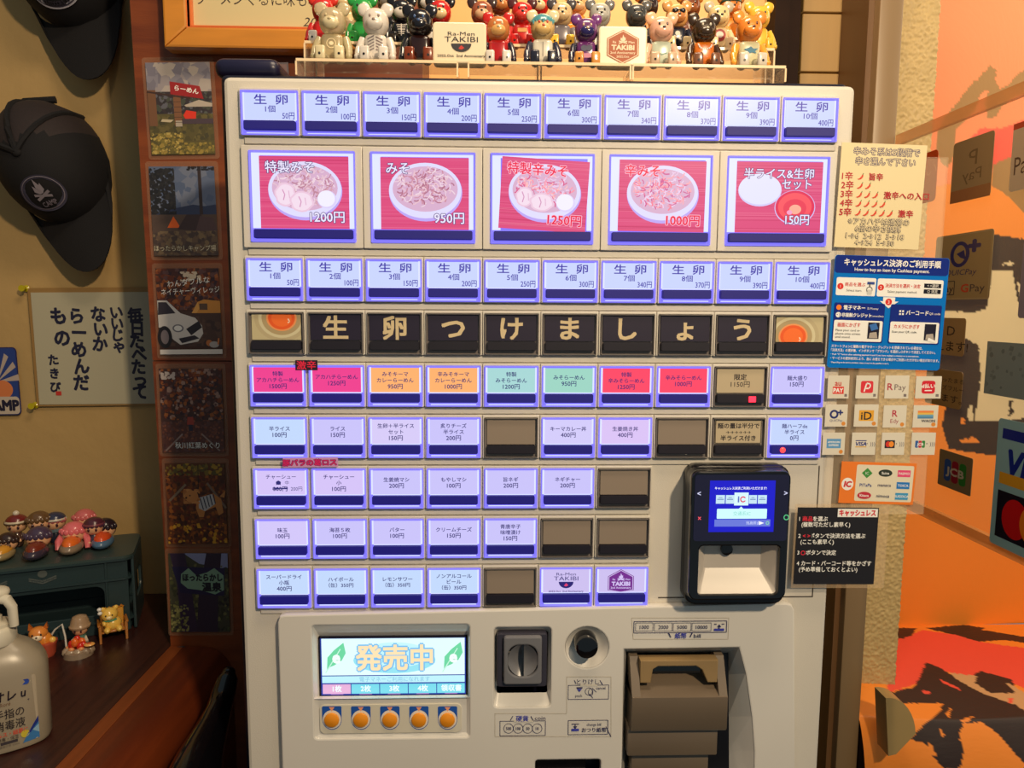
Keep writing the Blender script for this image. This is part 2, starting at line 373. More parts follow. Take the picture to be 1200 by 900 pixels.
def menu_button(cx, ztop, P, state='lit', what=None, big=False, pair=None):
    """one button module: ivory bezel, lamp housing, label card, press bar"""
    W, H = (PT * 2, 0.0934) if big else (PT, 0.0427)
    x0, x1, z1, z0 = cx - W / 2 + .0003, cx + W / 2 - .0003, ztop, ztop - H
    if big: lx0, lx1, lz1, lz0 = cx - .0485, cx + .0490, ztop - .0048, ztop - .0880
    else: lx0, lx1, lz1, lz0 = cx - .0261, cx + .0261, ztop - .0025, ztop - .0420
    bm = plate('menu_button', rr(x0, z0, x1, z1, .001, 2), [rr(lx0, lz0, lx1, lz1, .001, 2)], -0.0045, 0.0002, 0.0006)
    o = obj('menu_button', bm, IVORY, mach, loc=(-0.28, -0.15, 0), label=what)
    lit = state == 'lit'; hm = LAMP if lit else DULL
    g = G(); g.box(lx0 + .0002, -.0028, lz0 + .0002, lx1 - .0002, 0.0, lz1 - .0002)
    rim = .0011
    for b in ((lx0, lz0, lx0 + rim, lz1), (lx1 - rim, lz0, lx1, lz1), (lx0, lz0, lx1, lz0 + rim), (lx0, lz1 - rim, lx1, lz1)):
        g.box(b[0] + .0002, -.0062, b[1] + .0002, b[2] - .0002, -.0028, b[3] - .0002)
    obj('lamp_housing', g, hm, o, smooth=False)
    if big: bx0, bx1, bz1, bz0 = cx - .0455, cx + .0465, ztop - .0765, ztop - .0850
    else: bx0, bx1, bz1, bz0 = cx - .0236, cx + .0236, ztop - .0295, ztop - .0380
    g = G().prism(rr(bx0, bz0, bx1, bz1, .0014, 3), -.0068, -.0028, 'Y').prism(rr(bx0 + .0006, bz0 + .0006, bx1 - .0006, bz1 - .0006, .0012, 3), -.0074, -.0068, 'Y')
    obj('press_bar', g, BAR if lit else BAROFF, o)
    if lit:
        g = G()
        if big:
            g.box(lx0 + .0016, -.0034, bz1 + .0012, cx - .0390, -.0028, lz1 - .0016).box(cx + .0428, -.0034, bz1 + .0012, lx1 - .0016, -.0028, lz1 - .0016).box(cx - .039, -.0034, lz1 - .004, cx + .0428, -.0028, lz1 - .0016)
        else:
            g.box(cx - .0248, -.0034, bz1 + .001, cx - .0231, -.0028, lz1 - .0015).box(cx + .0231, -.0034, bz1 + .001, cx + .0248, -.0028, lz1 - .0015).box(cx - .022, -.0034, lz0 + .0014, cx + .022, -.0028, lz0 + .0022).box(cx - .0232, -.0034, bz1 + .0003, cx + .0232, -.0028, bz1 + .0013)
        obj('light_strip', g, EDGE, o, smooth=False)
    if P:
        if big: P.obj('label_card', LIT, o, loc=(cx + .0019, -.0042, ztop - .0425), rot=(0, P.tilt, 0))
        else: P.obj('label_card', LIT if lit else PRINT, o, loc=(cx, -.0042, ztop - .0163))
    return o
def col_x(i): return PT * (i + .5)
def row_z(r): return 1.6 - PZ * r - (0.0008 if r else 0)
for row in (0, 3):
    for i, (n, p) in enumerate(egg):
        menu_button(col_x(i), row_z(row), lab_egg(n, p), what='lit button for raw egg, quantity %s, price %d yen' % (n, p))
# big picture buttons ---------------------------------------------------------
REDW = rgb(236, 84, 150)
def big_print(kind):
    P = Print(0.0825, 0.0660, 428, 368, rgb(222, 74, 124), thick=.0006); P.tilt = 0; r = random.Random(kind)
    for k in range(40):
        y = r.uniform(4, 360); P.rect(0, y, 428, y + r.uniform(1, 4), r.choice((rgb(232, 104, 142), rgb(206, 56, 106), rgb(226, 88, 134))), True); P.k += .02
    P.k = math.ceil(P.k) + 1; dark = rgb(70, 40, 110); wh = rgb(238, 232, 255); red = rgb(232, 22, 84)
    if kind < 4:
        P.ell(218, 176, 178, 150, rgb(190, 168, 246), 40); P.ell(216, 168, 176, 142, rgb(226, 222, 255), 40); P.ell(216, 160, 158, 116, rgb(218, 176, 206), 40)
        cols = [(rgb(232, 196, 208), rgb(214, 160, 176), rgb(190, 130, 150), rgb(240, 212, 224)), (rgb(236, 196, 206), rgb(206, 140, 160), rgb(240, 214, 226), rgb(180, 110, 134)), (rgb(250, 150, 170), rgb(236, 206, 236), rgb(220, 90, 140), rgb(252, 190, 190)), (rgb(248, 130, 150), rgb(236, 206, 236), rgb(210, 90, 150), rgb(250, 170, 180))][kind]
        for k in range(190):
            a, q = r.uniform(0, 2 * PI), r.uniform(0, 1) ** .6; x, y = 216 + 140 * q * math.cos(a), 150 + 98 * q * math.sin(a); b = r.uniform(0, PI); L = r.uniform(8, 22)
            P.line([(x - L * math.cos(b), y - L * math.sin(b)), (x, y), (x + L * math.cos(b + .7), y + L * math.sin(b + .7))], r.uniform(3, 8), r.choice(cols), True); P.k += .02
        P.k = math.ceil(P.k) + 1
        if kind in (0, 2):
            for (cx, cy, rx, ry, a) in (((122, 195, 52, 62, .3), (200, 230, 58, 54, -.3)) if kind == 0 else ((120, 200, 44, 52, .2), (205, 222, 60, 48, -.1))):
                pts = [(cx + rx * math.cos(t / 20 * 2 * PI) * (1 + .08 * math.sin(t * 1.9)), cy + ry * math.sin(t / 20 * 2 * PI)) for t in range(20)]
                P.poly(pts, rgb(238, 200, 222)); P.poly([(cx + (x - cx) * .84, cy + (y - cy) * .84) for x, y in pts], rgb(246, 222, 238)); P.line([(cx - 14, cy - 26), (cx - 3, cy), (cx - 10, cy + 28)], 5, rgb(214, 150, 190)); P.line([(cx + 16, cy - 20), (cx + 20, cy + 18)], 4, rgb(226, 176, 206))
            P.ell(322, 218, 46, 46, rgb(222, 210, 250), 26); P.ell(318, 214, 42, 42, rgb(244, 240, 255), 26)
    else:
        P.ell(118, 148, 108, 84, rgb(212, 206, 250), 36); P.ell(118, 142, 106, 80, rgb(230, 230, 255), 36)
        P.ell(296, 236, 102, 90, rgb(206, 196, 250), 36); P.ell(296, 234, 98, 86, rgb(228, 40, 84), 36); P.ell(296, 232, 84, 72, rgb(250, 84, 96), 36); P.ell(296, 240, 58, 48, rgb(236, 58, 84), 30); P.ell(298, 246, 30, 25, rgb(252, 176, 150), 26); P.ell(270, 262, 14, 12, rgb(250, 160, 200), 18)
    names = (('特製みそ', '1200円'), ('みそ', '950円'), ('特製辛みそ', '1250円'), ('辛みそ', '1000円'), ('半ライス&生卵', '150円'))[kind]
    fc, oc = (rgb(238, 8, 66), rgb(250, 190, 214)) if kind in (2, 3) else (wh, dark)
    if kind == 4:
        P.text('半ライス&生卵', 210, 62, 58, fc, sx=.92, bold=.015, out=oc, ow=.045); P.text('セット', 300, 116, 58, fc, sx=.9, bold=.015, out=oc, ow=.045); P.text('150円', 310, 300, 62, fc, sx=.86, bold=.02, out=oc, ow=.045)
    else:
        P.text(names[0], 28, 56, 66, fc, 'l', sx=.92, bold=.015, out=oc, ow=.045); P.text(names[1], 404, 308, 66, fc, 'r', sx=.92, bold=.02, out=oc, ow=.045)
    P.tilt = (0, 0, math.radians(3.2), math.radians(.6), 0)[kind]
    return P
for k, nm in enumerate(('special miso ramen 1200 yen', 'miso ramen 950 yen', 'special spicy miso ramen 1250 yen', 'spicy miso ramen 1000 yen', 'half rice and raw egg set 150 yen')):
    menu_button(PT * (2 * k + 1), 1.6 - PZ - .0008, big_print(k), what='large lit picture button for ' + nm, big=True)
# slogan row -------------------------------------------------------------------
def egg_photo(flip):
    P = Print(.0462, .0245, 270, 143, rgb(190, 178, 140), thick=.0006); cx, cy = ((165, 22) if not flip else (100, 112))
    for q, c in ((150, rgb(182, 168, 132)), (128, rgb(205, 196, 160)), (110, rgb(172, 152, 112)), (84, rgb(232, 150, 90)), (74, rgb(230, 90, 30)), (56, rgb(240, 110, 40))):
        pts = [(min(max(cx + q * math.cos(t / 36 * 2 * PI), 0), 270), min(max(cy + q * .86 * math.sin(t / 36 * 2 * PI), 0), 143)) for t in range(36)]; P.poly(pts, c)
    P.line([(cx + 36, cy + 4), (cx + 44, cy + 20), (cx + 34, cy + 26)], 7, rgb(250, 214, 190)); return P
for i, ch in enumerate(['', '生', '卵', 'つ', 'け', 'ま', 'し', 'ょ', 'う', '']):
    if not ch: P = egg_photo(i == 9)
    else:
        P = Print(.0475, .0245, 270, 143, rgb(26, 18, 44), thick=.0006); P.text(ch, 135, 76, 138, rgb(206, 186, 146), bold=.035, sx=1.05)
    menu_button(col_x(i), row_z(4), P, 'off', ('unlit button with ' + (('egg yolk photograph' if not ch else 'large cream character ' + ch) + ' on a dark card' * bool(ch))))
PK, OR, GR, RD = rgb(240, 62, 142), rgb(255, 178, 108), rgb(158, 214, 196), rgb(255, 70, 100)
rows = {
 5: [(['特製', 'アカハチらーめん', '1500円'], PK), (['アカハチらーめん', '1250円'], PK), (['みそキーマ', 'カレーらーめん', '950円'], OR), (['辛みそキーマ', 'カレーらーめん', '1000円'], OR), (['特製', 'みそらーめん', '1200円'], rgb(168, 216, 214)), (['みそらーめん', '950円'], GR), (['特製', '辛みそらーめん', '1250円'], RD), (['辛みそらーめん', '1000円'], RD), (['限定', '1150円'], 'SOLD'), (['麺大盛り', '150円'], LAV)],
 6: [(['半ライス', '100円'], LB), (['ライス', '150円'], LAV), (['生卵＋半ライス', 'セット', '150円'], rgb(216, 204, 248)), (['炙りチーズ', '半ライス', '200円'], LAV), None, (['キーマカレー丼', '400円'], rgb(212, 204, 250)), (['生姜焼き丼', '400円'], rgb(220, 196, 246)), None, (['麺の量は半分で', '→→→→→', '半ライス付き'], 'OFF'), (['麺ハーフde', '半ライス', '0円'], rgb(198, 214, 252))],
 7: [(['チャーシュー', '中', '200円'], rgb(214, 196, 248)), (['チャーシュー', '小', '100円'], rgb(214, 196, 248)), (['生姜焼マシ', '200円'], LAV), (['もやしマシ', '100円'], LAV), (['旨ネギ', '200円'], LAV), (['ネギチャー', '200円'], LAV), None],
 8: [(['味玉', '100円'], rgb(212, 200, 250)), (['海苔５枚', '100円'], LAV), (['バター', '100円'], LAV), (['クリームチーズ', '150円'], LAV), (['青唐辛子', '味噌漬け', '150円'], LAV), None, None],
 9: [(['スーパードライ', '小瓶', '400円'], LB), (['ハイボール', '（缶）350円'], LB), (['レモンサワー', '（缶）350円'], LB), (['ノンアルコール', 'ビール', '（缶）350円'], LB), None, 'BOWL', 'HEX']}
def campfire(P, x, y, s, col):
    P.poly([(x - 9 * s, y + 2 * s), (x - 7 * s, y - 8 * s), (x - 3 * s, y - 3 * s), (x, y - 18 * s), (x + 5 * s, y - 6 * s), (x + 8 * s, y - 9 * s), (x + 9 * s, y + 2 * s), (x + 3 * s, y + 7 * s), (x - 3 * s, y + 7 * s)], col)
    P.line([(x - 14 * s, y + 6 * s), (x + 14 * s, y + 14 * s)], 4 * s, col); P.line([(x + 14 * s, y + 6 * s), (x - 14 * s, y + 14 * s)], 4 * s, col)
def bowl_logo(P, x, y, s, dark, red, small=True):
    P.text('Ra-Men', x, y - 34 * s, 19 * s, dark, sx=1.5); P.text('TAKIBI', x, y - 14 * s, 27 * s, dark, sx=1.35, bold=.005)
    P.ell(x, y + 2 * s, 32 * s, 30 * s, dark, 20, a0=0, a1=180); P.poly([(x - 9 * s, y + 20 * s), (x, y + 8 * s), (x + 10 * s, y + 18 * s), (x, y + 24 * s)], red)
    if small: P.text('2022.Oct  2nd Anniversary', x, y + 46 * s, 12 * s, dark, sx=1.15, bold=.02)
def hex_logo(P, x, y, s, col, wh, clip=None):
    def hx(q): return [(x + q * math.sin(k * PI / 3), max(min(y - q * math.cos(k * PI / 3), clip or 1e9), -1e9)) for k in range(6)]
    P.poly(hx(78 * s), col); P.poly(hx(74 * s), wh); P.poly(hx(70 * s), col)
    campfire(P, x, y - 34 * s, 1.25 * s, wh)
    P.text('Ra', x - 36 * s, y - 22 * s, 15 * s, wh, bold=.02); P.text('Men', x + 36 * s, y - 22 * s, 15 * s, wh, bold=.02); P.text('TAKIBI', x, y + 2 * s, 31 * s, wh, sx=1.05, bold=.05)
    P.text('2nd Anniversary', x, y + 26 * s if not clip else min(y + 24 * s, clip - 5), 16 * s, wh, bold=.02)
    if not clip: P.text('2022.Oct', x, y + 44 * s, 14 * s, wh, bold=.02)
for r_, cells in rows.items():
    for i, cdef in enumerate(cells):
        if cdef is None: menu_button(col_x(i), row_z(r_), Print(.0470, .0250, 10, 10, rgb(138, 124, 110), thick=.0006), 'off', 'unlit blank grey button'); continue
        if cdef == 'BOWL': P = lab_base(rgb(206, 192, 240)); bowl_logo(P, 135, 74, 1.35, rgb(36, 26, 110), rgb(226, 60, 110)); menu_button(col_x(i), row_z(r_), P, what='lit button with black ramen bowl logo'); continue
        if cdef == 'HEX': P = lab_base(rgb(206, 192, 240)); hex_logo(P, 130, 88, 1.13, rgb(116, 40, 140), rgb(214, 196, 244), 142); menu_button(col_x(i), row_z(r_), P, what='lit button with purple hexagon campfire logo'); continue
        lines, col = cdef
        if col in ('SOLD', 'OFF'):
            P = Print(.0462, .0236, 270, 143, rgb(186, 170, 140), thick=.0006); dk = rgb(30, 22, 30)
            if col == 'SOLD':
                P.text('限定', 135, 50, 38, dk, bold=.03); P.text('1150円', 135, 92, 40, dk, bold=.01)
            else:
                P.frame(3, 3, 267, 140, 4, dk); P.text(lines[0], 135, 36, 35, dk, bold=.03); P.text('→→→→→→', 135, 74, 26, dk, bold=.02); P.text(lines[2], 135, 110, 35, dk, bold=.03)
            o = menu_button(col_x(i), row_z(r_), P, 'off', 'unlit button with black lettering on grey card')
            if col == 'SOLD':
                obj('warning_lamp', G().rbox(col_x(i) + .0075, -.0088, row_z(r_) - .0368, col_x(i) + .0145, -.008, row_z(r_) - .0312, .0003, 1), mat('red_lamp_light', rgb(120, 10, 10), .3, emit=rgb(255, 40, 60), es=3), o, label='small square red sold-out light')
            continue
        P = lab(lines, col) if not (r_ == 7 and i == 0) else None
        if P is None:
            P = lab_base(col); P.text('チャーシュー', 135, 36, 29, INK, bold=.012); P.text('大', 120, 72, 29, INK, bold=.03); P.ell(120, 72, 14, 12, INK); P.text('中', 168, 72, 26, INK)
            P.text('300円', 130, 108, 33, INK, bold=.03); P.line([(86, 104), (172, 108)], 6, INK); P.line([(86, 112), (172, 102)], 5, INK); P.text('200円', 222, 108, 30, INK, sx=.9)
        o = menu_button(col_x(i), row_z(r_), P, what='lit button reading ' + ' '.join(lines))
        if r_ == 6 and i == 9:
            obj('warning_lamp', G().ell(col_x(i) - .0125, -.0082, row_z(r_) - .0338, .0029, .0012, .0029, 14, 8), mat('red_dot_light', rgb(120, 10, 10), .3, emit=rgb(255, 70, 70), es=1.6), o, label='small round red light')
# thin ledges under each button row
for r_ in range(10):
    if r_ == 1: continue
    top = row_z(r_) - (.0427 if r_ != 2 else .0427); n = 10 if r_ < 7 else 7
    M('button_ledge', G().rbox(.0028, -.0016, top - .0072, PT * n - .0008, .0005, top - .0006, .0008, 1), IVORY)

# lower panel ------------------------------------------------------------------
YP = -0.010
def q2(px, py, Y=YP): v = atY(px, py, Y); return (v.x, v.z)
def poly2(pts, Y=YP): return [q2(x, y, Y) for x, y in pts]
def prr(x0, y0, x1, y1, r, Y=YP, n=4):   # rounded rectangle from photo measures
    a, b = q2(x0, y1, Y), q2(x1, y0, Y); return rr(a[0], a[1], b[0], b[1], r, n)
disp_o = prr(369, 732, 550, 866, .003); coin_o = prr(579, 735, 646, 829, .004); slot_o = prr(627, 890, 704, 925, .003)
bc = q2(688, 759); kn = 28; dish_o = [(bc[0] + .0218 * math.cos(2 * PI * k / kn), bc[1] + .0218 * math.sin(2 * PI * k / kn)) for k in range(kn)]
bill_o = poly2([(732, 761), (866, 759), (874, 790), (881, 840), (884, 880), (884, 940), (728, 940)])
lp = [(0.0222, 0.62), (0.549, 0.62), (0.549, 0.90)] + [(0.5385, 1.100)] + [(0.5355, 1.1045), (0.530, 1.1062)] + [(0.030, 1.0975), (0.0245, 1.0960), (0.0222, 1.090)]
M('lower_panel', plate('lower_panel', lp, [disp_o, coin_o, dish_o, bill_o, slot_o], YP, 0.0, 0.0016), IVORYG)
M('lower_door', G().rbox(0.0222, -.008, 0.08, 0.549, 0.0, 0.615, .002, 2), IVORYG)
# display recess
scr = poly2([(380, 745), (546, 745), (545, 813), (377, 814)], 0.003)
def rect_pts(x0, z0, x1, z1): return rr(x0, z0, x1, z1, .0008, 4)
d_in = rect_pts(scr[3][0] - .001, scr[3][1] - .001, scr[1][0] + .001, scr[1][1] + .001)
zmid = q2(460, 819)[1]
dx0, dz0, dx1, dz1 = q2(369, 866)[0], q2(369, 866)[1], q2(550, 732)[0], q2(550, 732)[1]
up_o = rect_pts(dx0, zmid, dx1, dz1)
loftg = loft(G(), rect_pts(dx0 - .0005, zmid, dx1 + .0005, dz1 + .0005), rect_pts(d_in[11][0], scr[3][1] - .001, scr[1][0] + .001, scr[1][1] + .001), YP + .001, .003)
M('display_recess', loftg, IVORYG)
g = loft(G(), rect_pts(dx0 - .0005, dz0 - .0005, dx1 + .0005, zmid), rect_pts(dx0 + .004, dz0 + .003, dx1 - .003, zmid - .001), YP + .001, -.0066)
g.box(dx0 + .004, -.0066, dz0 + .003, dx1 - .003, -.002, zmid - .001)
M('selector_recess', g, IVORYG)
# screen image
sw, sh = scr[1][0] - scr[3][0], scr[1][1] - scr[3][1]
P = Print(sw, sh, 690, 275, rgb(40, 60, 160), thick=.001)
P.rect(6, 6, 684, 180, rgb(226, 255, 255)); P.ell(350, 110, 195, 62, rgb(150, 226, 240), 36); P.ell(350, 85, 170, 60, rgb(196, 244, 250), 36)
for x in (75, 630):
    P.poly([(x - 45, 150), (x - 42, 95), (x - 10, 60), (x + 35, 25), (x + 45, 75), (x + 25, 110), (x - 10, 132), (x - 30, 140), (x - 50, 168)], rgb(110, 214, 160)); P.line([(x - 52, 168), (x + 20, 55)], 5, rgb(196, 244, 220)); P.text('e', x, 92, 78, rgb(240, 255, 250), bold=.05)
P.text('発売中', 350, 100, 128, rgb(255, 226, 178), sx=.98, bold=.035, out=rgb(120, 190, 236), ow=.05)
P.rect(6, 184, 684, 216, rgb(190, 240, 250)); P.text('電子マネーご利用になれます', 350, 200, 26, rgb(140, 200, 226), bold=.01)
for k, s_ in enumerate(('1枚', '2枚', '3枚', '4枚', '領収書')):
    P.rect(8 + k * 136, 222, 140 + k * 136, 268, rgb(230, 176, 216) if k == 0 else rgb(120, 218, 234)); P.text(s_, 76 + k * 136, 244, 33, rgb(240, 255, 255), bold=.03); P.line([(45 + k * 136, 270), (105 + k * 136, 270)], 4, rgb(170, 120, 190))
o = P.obj('display_screen', SCREEN, mach, loc=mp(((scr[1][0] + scr[3][0]) / 2, .0015, (scr[1][1] + scr[3][1]) / 2)), label='lit display reading 発売中 with green leaf marks')
g = G(); x0, z0, x1, z1 = scr[3][0] - .0012, scr[3][1] - .0012, scr[1][0] + .0012, scr[1][1] + .0012
for b in ((x0, z0, x0 + .0014, z1), (x1 - .0014, z0, x1, z1), (x0, z0, x1, z0 + .0014), (x0, z1 - .0014, x1, z1)): g.box(b[0], -.0002, b[1], b[2], .0025, b[3])
M('display_frame', g, NAVY)
# selector plate and buttons
a, b = q2(375, 860, -.0075), q2(541, 824, -.0075)
Z2 = (a[1] + b[1]) / 2
M('selector_plate', plate('selector_plate', rr(a[0], a[1], b[0], b[1], .0055), [], -.0080, -.0062, .0006), mat('cream_plate', rgb(214, 208, 190), .3, noise=.03))
for k, px in enumerate((389, 423, 457, 491, 524.5)):
    c = q2(px, 842, -.0082); P = Print(.0195, .0262, 190, 240, rgb(20, 70, 170), thick=0)
    P.poly([(0, 10), (10, 0), (180, 0), (190, 10), (190, 130)] + [(95 + 95 * math.cos(t * PI / 12), 130 + 100 * math.sin(t * PI / 12)) for t in range(1, 12)] + [(0, 130)], rgb(24, 84, 176))
    P.ell(95, 130, 90, 92, rgb(230, 222, 205), 30); P.poly([(68, 8), (122, 8), (95, 52)], rgb(240, 160, 120))
    sb = P.obj('selector_button', PRINT, mach, loc=mp((c[0], -.0082, c[1])), label='orange round selector button on a blue shield mark')
    obj('button_cap', G().lathe([(.0074, 0), (.0074, .0014), (.0066, .002)], 0, -.0004, -.0010, 26, 'Y'), mat('orange_button', rgb(240, 150, 30), .35, noise=.06), sb)
# coin slot
ci = prr(582, 740, 641, 803, .003, -.006)
co_in = rr(q2(582, 826, 0)[0], q2(582, 805, 0)[1], q2(641, 740, 0)[0], q2(641, 739, 0)[1], .002)
M('coin_recess', loft(G(), prr(578, 734, 647, 830, .004), prr(582, 739, 642, 812, .002, -.001), YP + .001, -.001).add([(q2(580, 0)[0], -.001, q2(0, 815)[1]), (q2(644, 0)[0], -.001, q2(0, 815)[1]), (q2(644, 0)[0], -.001, q2(0, 737)[1]), (q2(580, 0)[0], -.001, q2(0, 737)[1])], [(0, 1, 2, 3)]), IVORYG)
cs = M('coin_slot', plate('coin_slot', prr(582, 740, 641, 803, .003, -.008), [prr(589, 745, 634, 797, .003, -.008)], -.012, -.002, .0012), mat('dark_slate_plastic', rgb(52, 50, 62), .35, noise=.1))
x0, z0 = q2(590, 800, -.012); x1, z1 = q2(635, 744, -.012)
obj('slot_body', plate('slot_body', rr(x0, z0, x1, z1, .003), [rr(x0 + .0045, z0 + .0085, x1 - .0045, z1 - .0085, .011, 8)], -.0165, -.0075, .0016), GREYP, cs, label='grey moulded coin entry')
g = G().ell((x0 + x1) / 2, -.0145, (z0 + z1) / 2 - 0, (x1 - x0) / 2 - .0035, .008, (z1 - z0) / 2 - .0075, 24, 10)
dishm = []
gg = G(); cx, cz = (x0 + x1) / 2, (z0 + z1) / 2; rx, rz = (x1 - x0) / 2 - .004, (z1 - z0) / 2 - .008
N = 24; rings = 5; vv = []; ff = []
for j in range(rings + 1):
    t = j / rings
    for k in range(N):
        a_ = 2 * PI * k / N; vv.append((cx + rx * (1 - t * .95) * math.cos(a_), -.0150 + .0075 * math.sin(t * PI / 2), cz + rz * (1 - t * .95) * math.sin(a_)))
for j in range(rings):
    for k in range(N): ff.append((j * N + k, j * N + (k + 1) % N, (j + 1) * N + (k + 1) % N, (j + 1) * N + k))
ff.append(tuple(range(rings * N, rings * N + N))); gg.add(vv, ff)
obj('slot_dish', gg, GREYP, cs, fix=False)
obj('slot_opening', G().box(cx - .0011, -.0156, cz - rz * .95, cx + .0011, -.0066, cz + rz * .95), BLACKG, cs)
# return button in a dish
N = 28; vv = []; ff = []
for j in range(6):
    t = j / 5
    for k in range(N): a_ = 2 * PI * k / N; q = .0218 * (1 - .55 * t); vv.append((bc[0] + q * math.cos(a_), YP + .0009 + .0072 * math.sin(t * PI / 2), bc[1] + q * math.sin(a_)))
for j in range(5):
    for k in range(N): ff.append((j * N + k, j * N + (k + 1) % N, (j + 1) * N + (k + 1) % N, (j + 1) * N + k))
ff.append(tuple(range(5 * N, 6 * N)))
M('button_dish', G().add(vv, ff), IVORYG, fix=False)
kb = q2(688, 760, -.022)
M('return_button', G().lathe([(.0112, 0), (.0116, .002), (.0116, .017), (.0108, .0195), (.0085, .0208), (.004, .0214), (.0005, .0215)], kb[0], -.0015, kb[1], 28, 'Y'), BLACKG)
# legends
BL = rgb(44, 44, 92); BL2 = rgb(60, 66, 170)
P = Print(.001, .001, 1, 1, WHITE, thick=0)
xa, za = q2(575, 900); xb, zb = q2(880, 700)
W_, H_ = xb - xa, zb - za
P = Print(W_, H_, 305, 200, WHITE, thick=0)
def Lx(x, y): c = q2(x, y); return ((c[0] - xa) / W_ * 305, (zb - c[1]) / H_ * 200)
def lt(s, x, y, size, c=BL, **k): P.text(s, *Lx(x, y), size, c, **k)
def lf(x0, y0, x1, y1, t=.7, c=BL): a = Lx(x0, y0); b = Lx(x1, y1); P.frame(a[0], a[1], b[0], b[1], t, c)
GV = rgb(178, 168, 148)
P.line([Lx(664, 793), Lx(716, 793), Lx(716, 863), Lx(580, 863), Lx(580, 836), Lx(664, 836), Lx(664, 793)], .5, GV)
P.line([Lx(740, 724), Lx(854, 724), Lx(853, 749), Lx(742, 749), Lx(740, 724)], .5, GV)
lf(666, 803, 713, 819); P.line([Lx(680, 802.9), Lx(700, 802.9)], 2, rgb(210, 204, 190)); lt('とりけし', 689, 799, 7.2); lt('cancel', 704, 806, 4.6, bold=.01); lt('push', 678, 815, 4.6)
P.line([Lx(675, 801), Lx(673, 797)], .9, BL); P.line([Lx(703, 797), Lx(706, 802)], .9, BL)
c = Lx(679, 808); P.rect(c[0] - 3.5, c[1] - 3, c[0] + 3.5, c[1] - 1.4, BL); P.poly([(c[0] - 3, c[1] - 1), (c[0] + 3, c[1] - 1), (c[0], c[1] + 3)], BL2)
c = Lx(690, 810); P.ring(c[0], c[1], 4.6, .6, BL); P.ring(c[0] + 2.2, c[1] + 1, 3, .6, BL, ry=4.5); P.line([(c[0] + 4, c[1] - 4), (c[0] + 9, c[1] + 1)], .7, BL); P.line([(c[0] + 1, c[1] + 3), (c[0] + 5, c[1] + 8)], .7, BL)
lf(586, 845, 639, 861.5); P.line([Lx(602, 844.9), Lx(625, 844.9)], 2, rgb(210, 204, 190)); lt('硬貨', 612, 842, 7.6, BL2, bold=.02); lt('coin', 633, 841, 6.6, sx=1.2)
P.line([Lx(598, 844), Lx(601, 839)], .9, BL); P.line([Lx(622, 839), Lx(625, 844)], .9, BL)
for x, s_ in ((596, '500'), (607.3, '100'), (618.5, '50'), (629.5, '10')): c = Lx(x, 853.3); P.ring(c[0], c[1], 6, .6, BL); P.text(s_, c[0], c[1], 4.8, BL, sx=.9, bold=.02)
lf(666, 844, 712, 860); lt('change bill', 696, 848.5, 4.6, sx=.9); lt('おつり紙幣', 696, 855, 6, bold=.015)
c = Lx(674, 852); P.rect(c[0] - 4.5, c[1] + 1.5, c[0] + 4.5, c[1] + 4.5, BL2); P.poly([(c[0] - 2.4, c[1] - 1.5), (c[0] + 2.4, c[1] - 1.5), (c[0], c[1] + 2)], BL); P.line([(c[0] - 4.5, c[1] - 4), (c[0] + 4.5, c[1] - 4)], 1, BL); P.line([(c[0], c[1] - 4), (c[0], c[1])], 1, BL)
P.line([Lx(710, 851), Lx(716, 863)], .8, BL)
lf(743, 728, 851, 740.5)
for x0, x1, s_ in ((745, 765, '1000'), (767, 787.5, '2000'), (789, 809.5, '5000'), (811, 833, '10000')): lf(x0, 729.6, x1, 739, .4); lt(s_, (x0 + x1) / 2, 734.4, 6.2, sx=.98)
c = Lx(842.5, 734.5); P.rect(c[0] - 6, c[1] + 1.6, c[0] + 6, c[1] + 4.4, BL2); P.poly([(c[0] - 2.4, c[1]), (c[0] + 2.4, c[1]), (c[0], c[1] - 3.4)], BL); P.line([(c[0], c[1] - 1), (c[0], c[1] + 2)], 1.2, BL); P.line([(c[0] - 6, c[1] - 3.6), (c[0] - 3, c[1] - 3.6)], 1, BL); P.line([(c[0] + 6, c[1] - 3.6), (c[0] + 3, c[1] - 3.6)], 1, BL)
lt('紙幣', 797.5, 744.6, 7, BL2, bold=.02); lt('bill', 817, 744.6, 6.4, sx=1.2)
P.line([Lx(783, 741), Lx(786, 746.5)], 1.2, BL); P.line([Lx(811, 741), Lx(808.5, 746)], 1.2, BL)
P.obj('printed_legend', PRINT, mach, loc=mp(((xa + xb) / 2, YP - .0003, (za + zb) / 2)), label='small dark blue coin and banknote legends')
# coin tray slot at the bottom
M('tray_opening', loft(G(), prr(626, 889, 705, 926, .003), prr(629, 893, 702, 923, .002), YP + .001, .008), BLACKG)
M('tray_back', G().box(q2(626, 0)[0], .007, q2(0, 926)[1], q2(705, 0)[0], .012, q2(0, 889)[1]), BLACKG)
# bill inserter
def bw(px, py, Y): return atY(px, py, Y)
inner = poly2([(735, 765), (853, 765), (853, 790), (853, 840), (853, 880), (853, 938), (732, 938)], .014)
M('bill_recess', loft(G(), bill_o, inner, YP + .001, .014), IVORYG, smooth=False)
M('recess_back', G().box(bill_o[6][0] - .002, .013, bill_o[6][1], inner[1][0] + .006, .018, bill_o[0][1]), BLACK)
bi = bpy.data.objects.new('bill_inserter', None); C.objects.link(bi); bi.parent = mach; bi.location = (-0.28, -0.15, 0); bi['label'] = 'taupe moulded banknote inserter'
x0, x1 = q2(741, 800, -.02)[0], q2(853, 800, -.02)[0]
zt, zs, zf, zb_ = q2(0, 772, -.0)[1], q2(0, 826, -.022)[1], q2(0, 868, -.022)[1], q2(0, 896, -.014)[1]
obj('front_block', G().prism([(-.022, zs), (-.022, zf + .004), (-.019, zf), (.013, zf), (.013, zs + .012)], x0, x1, 'X'), TAUPE, bi)
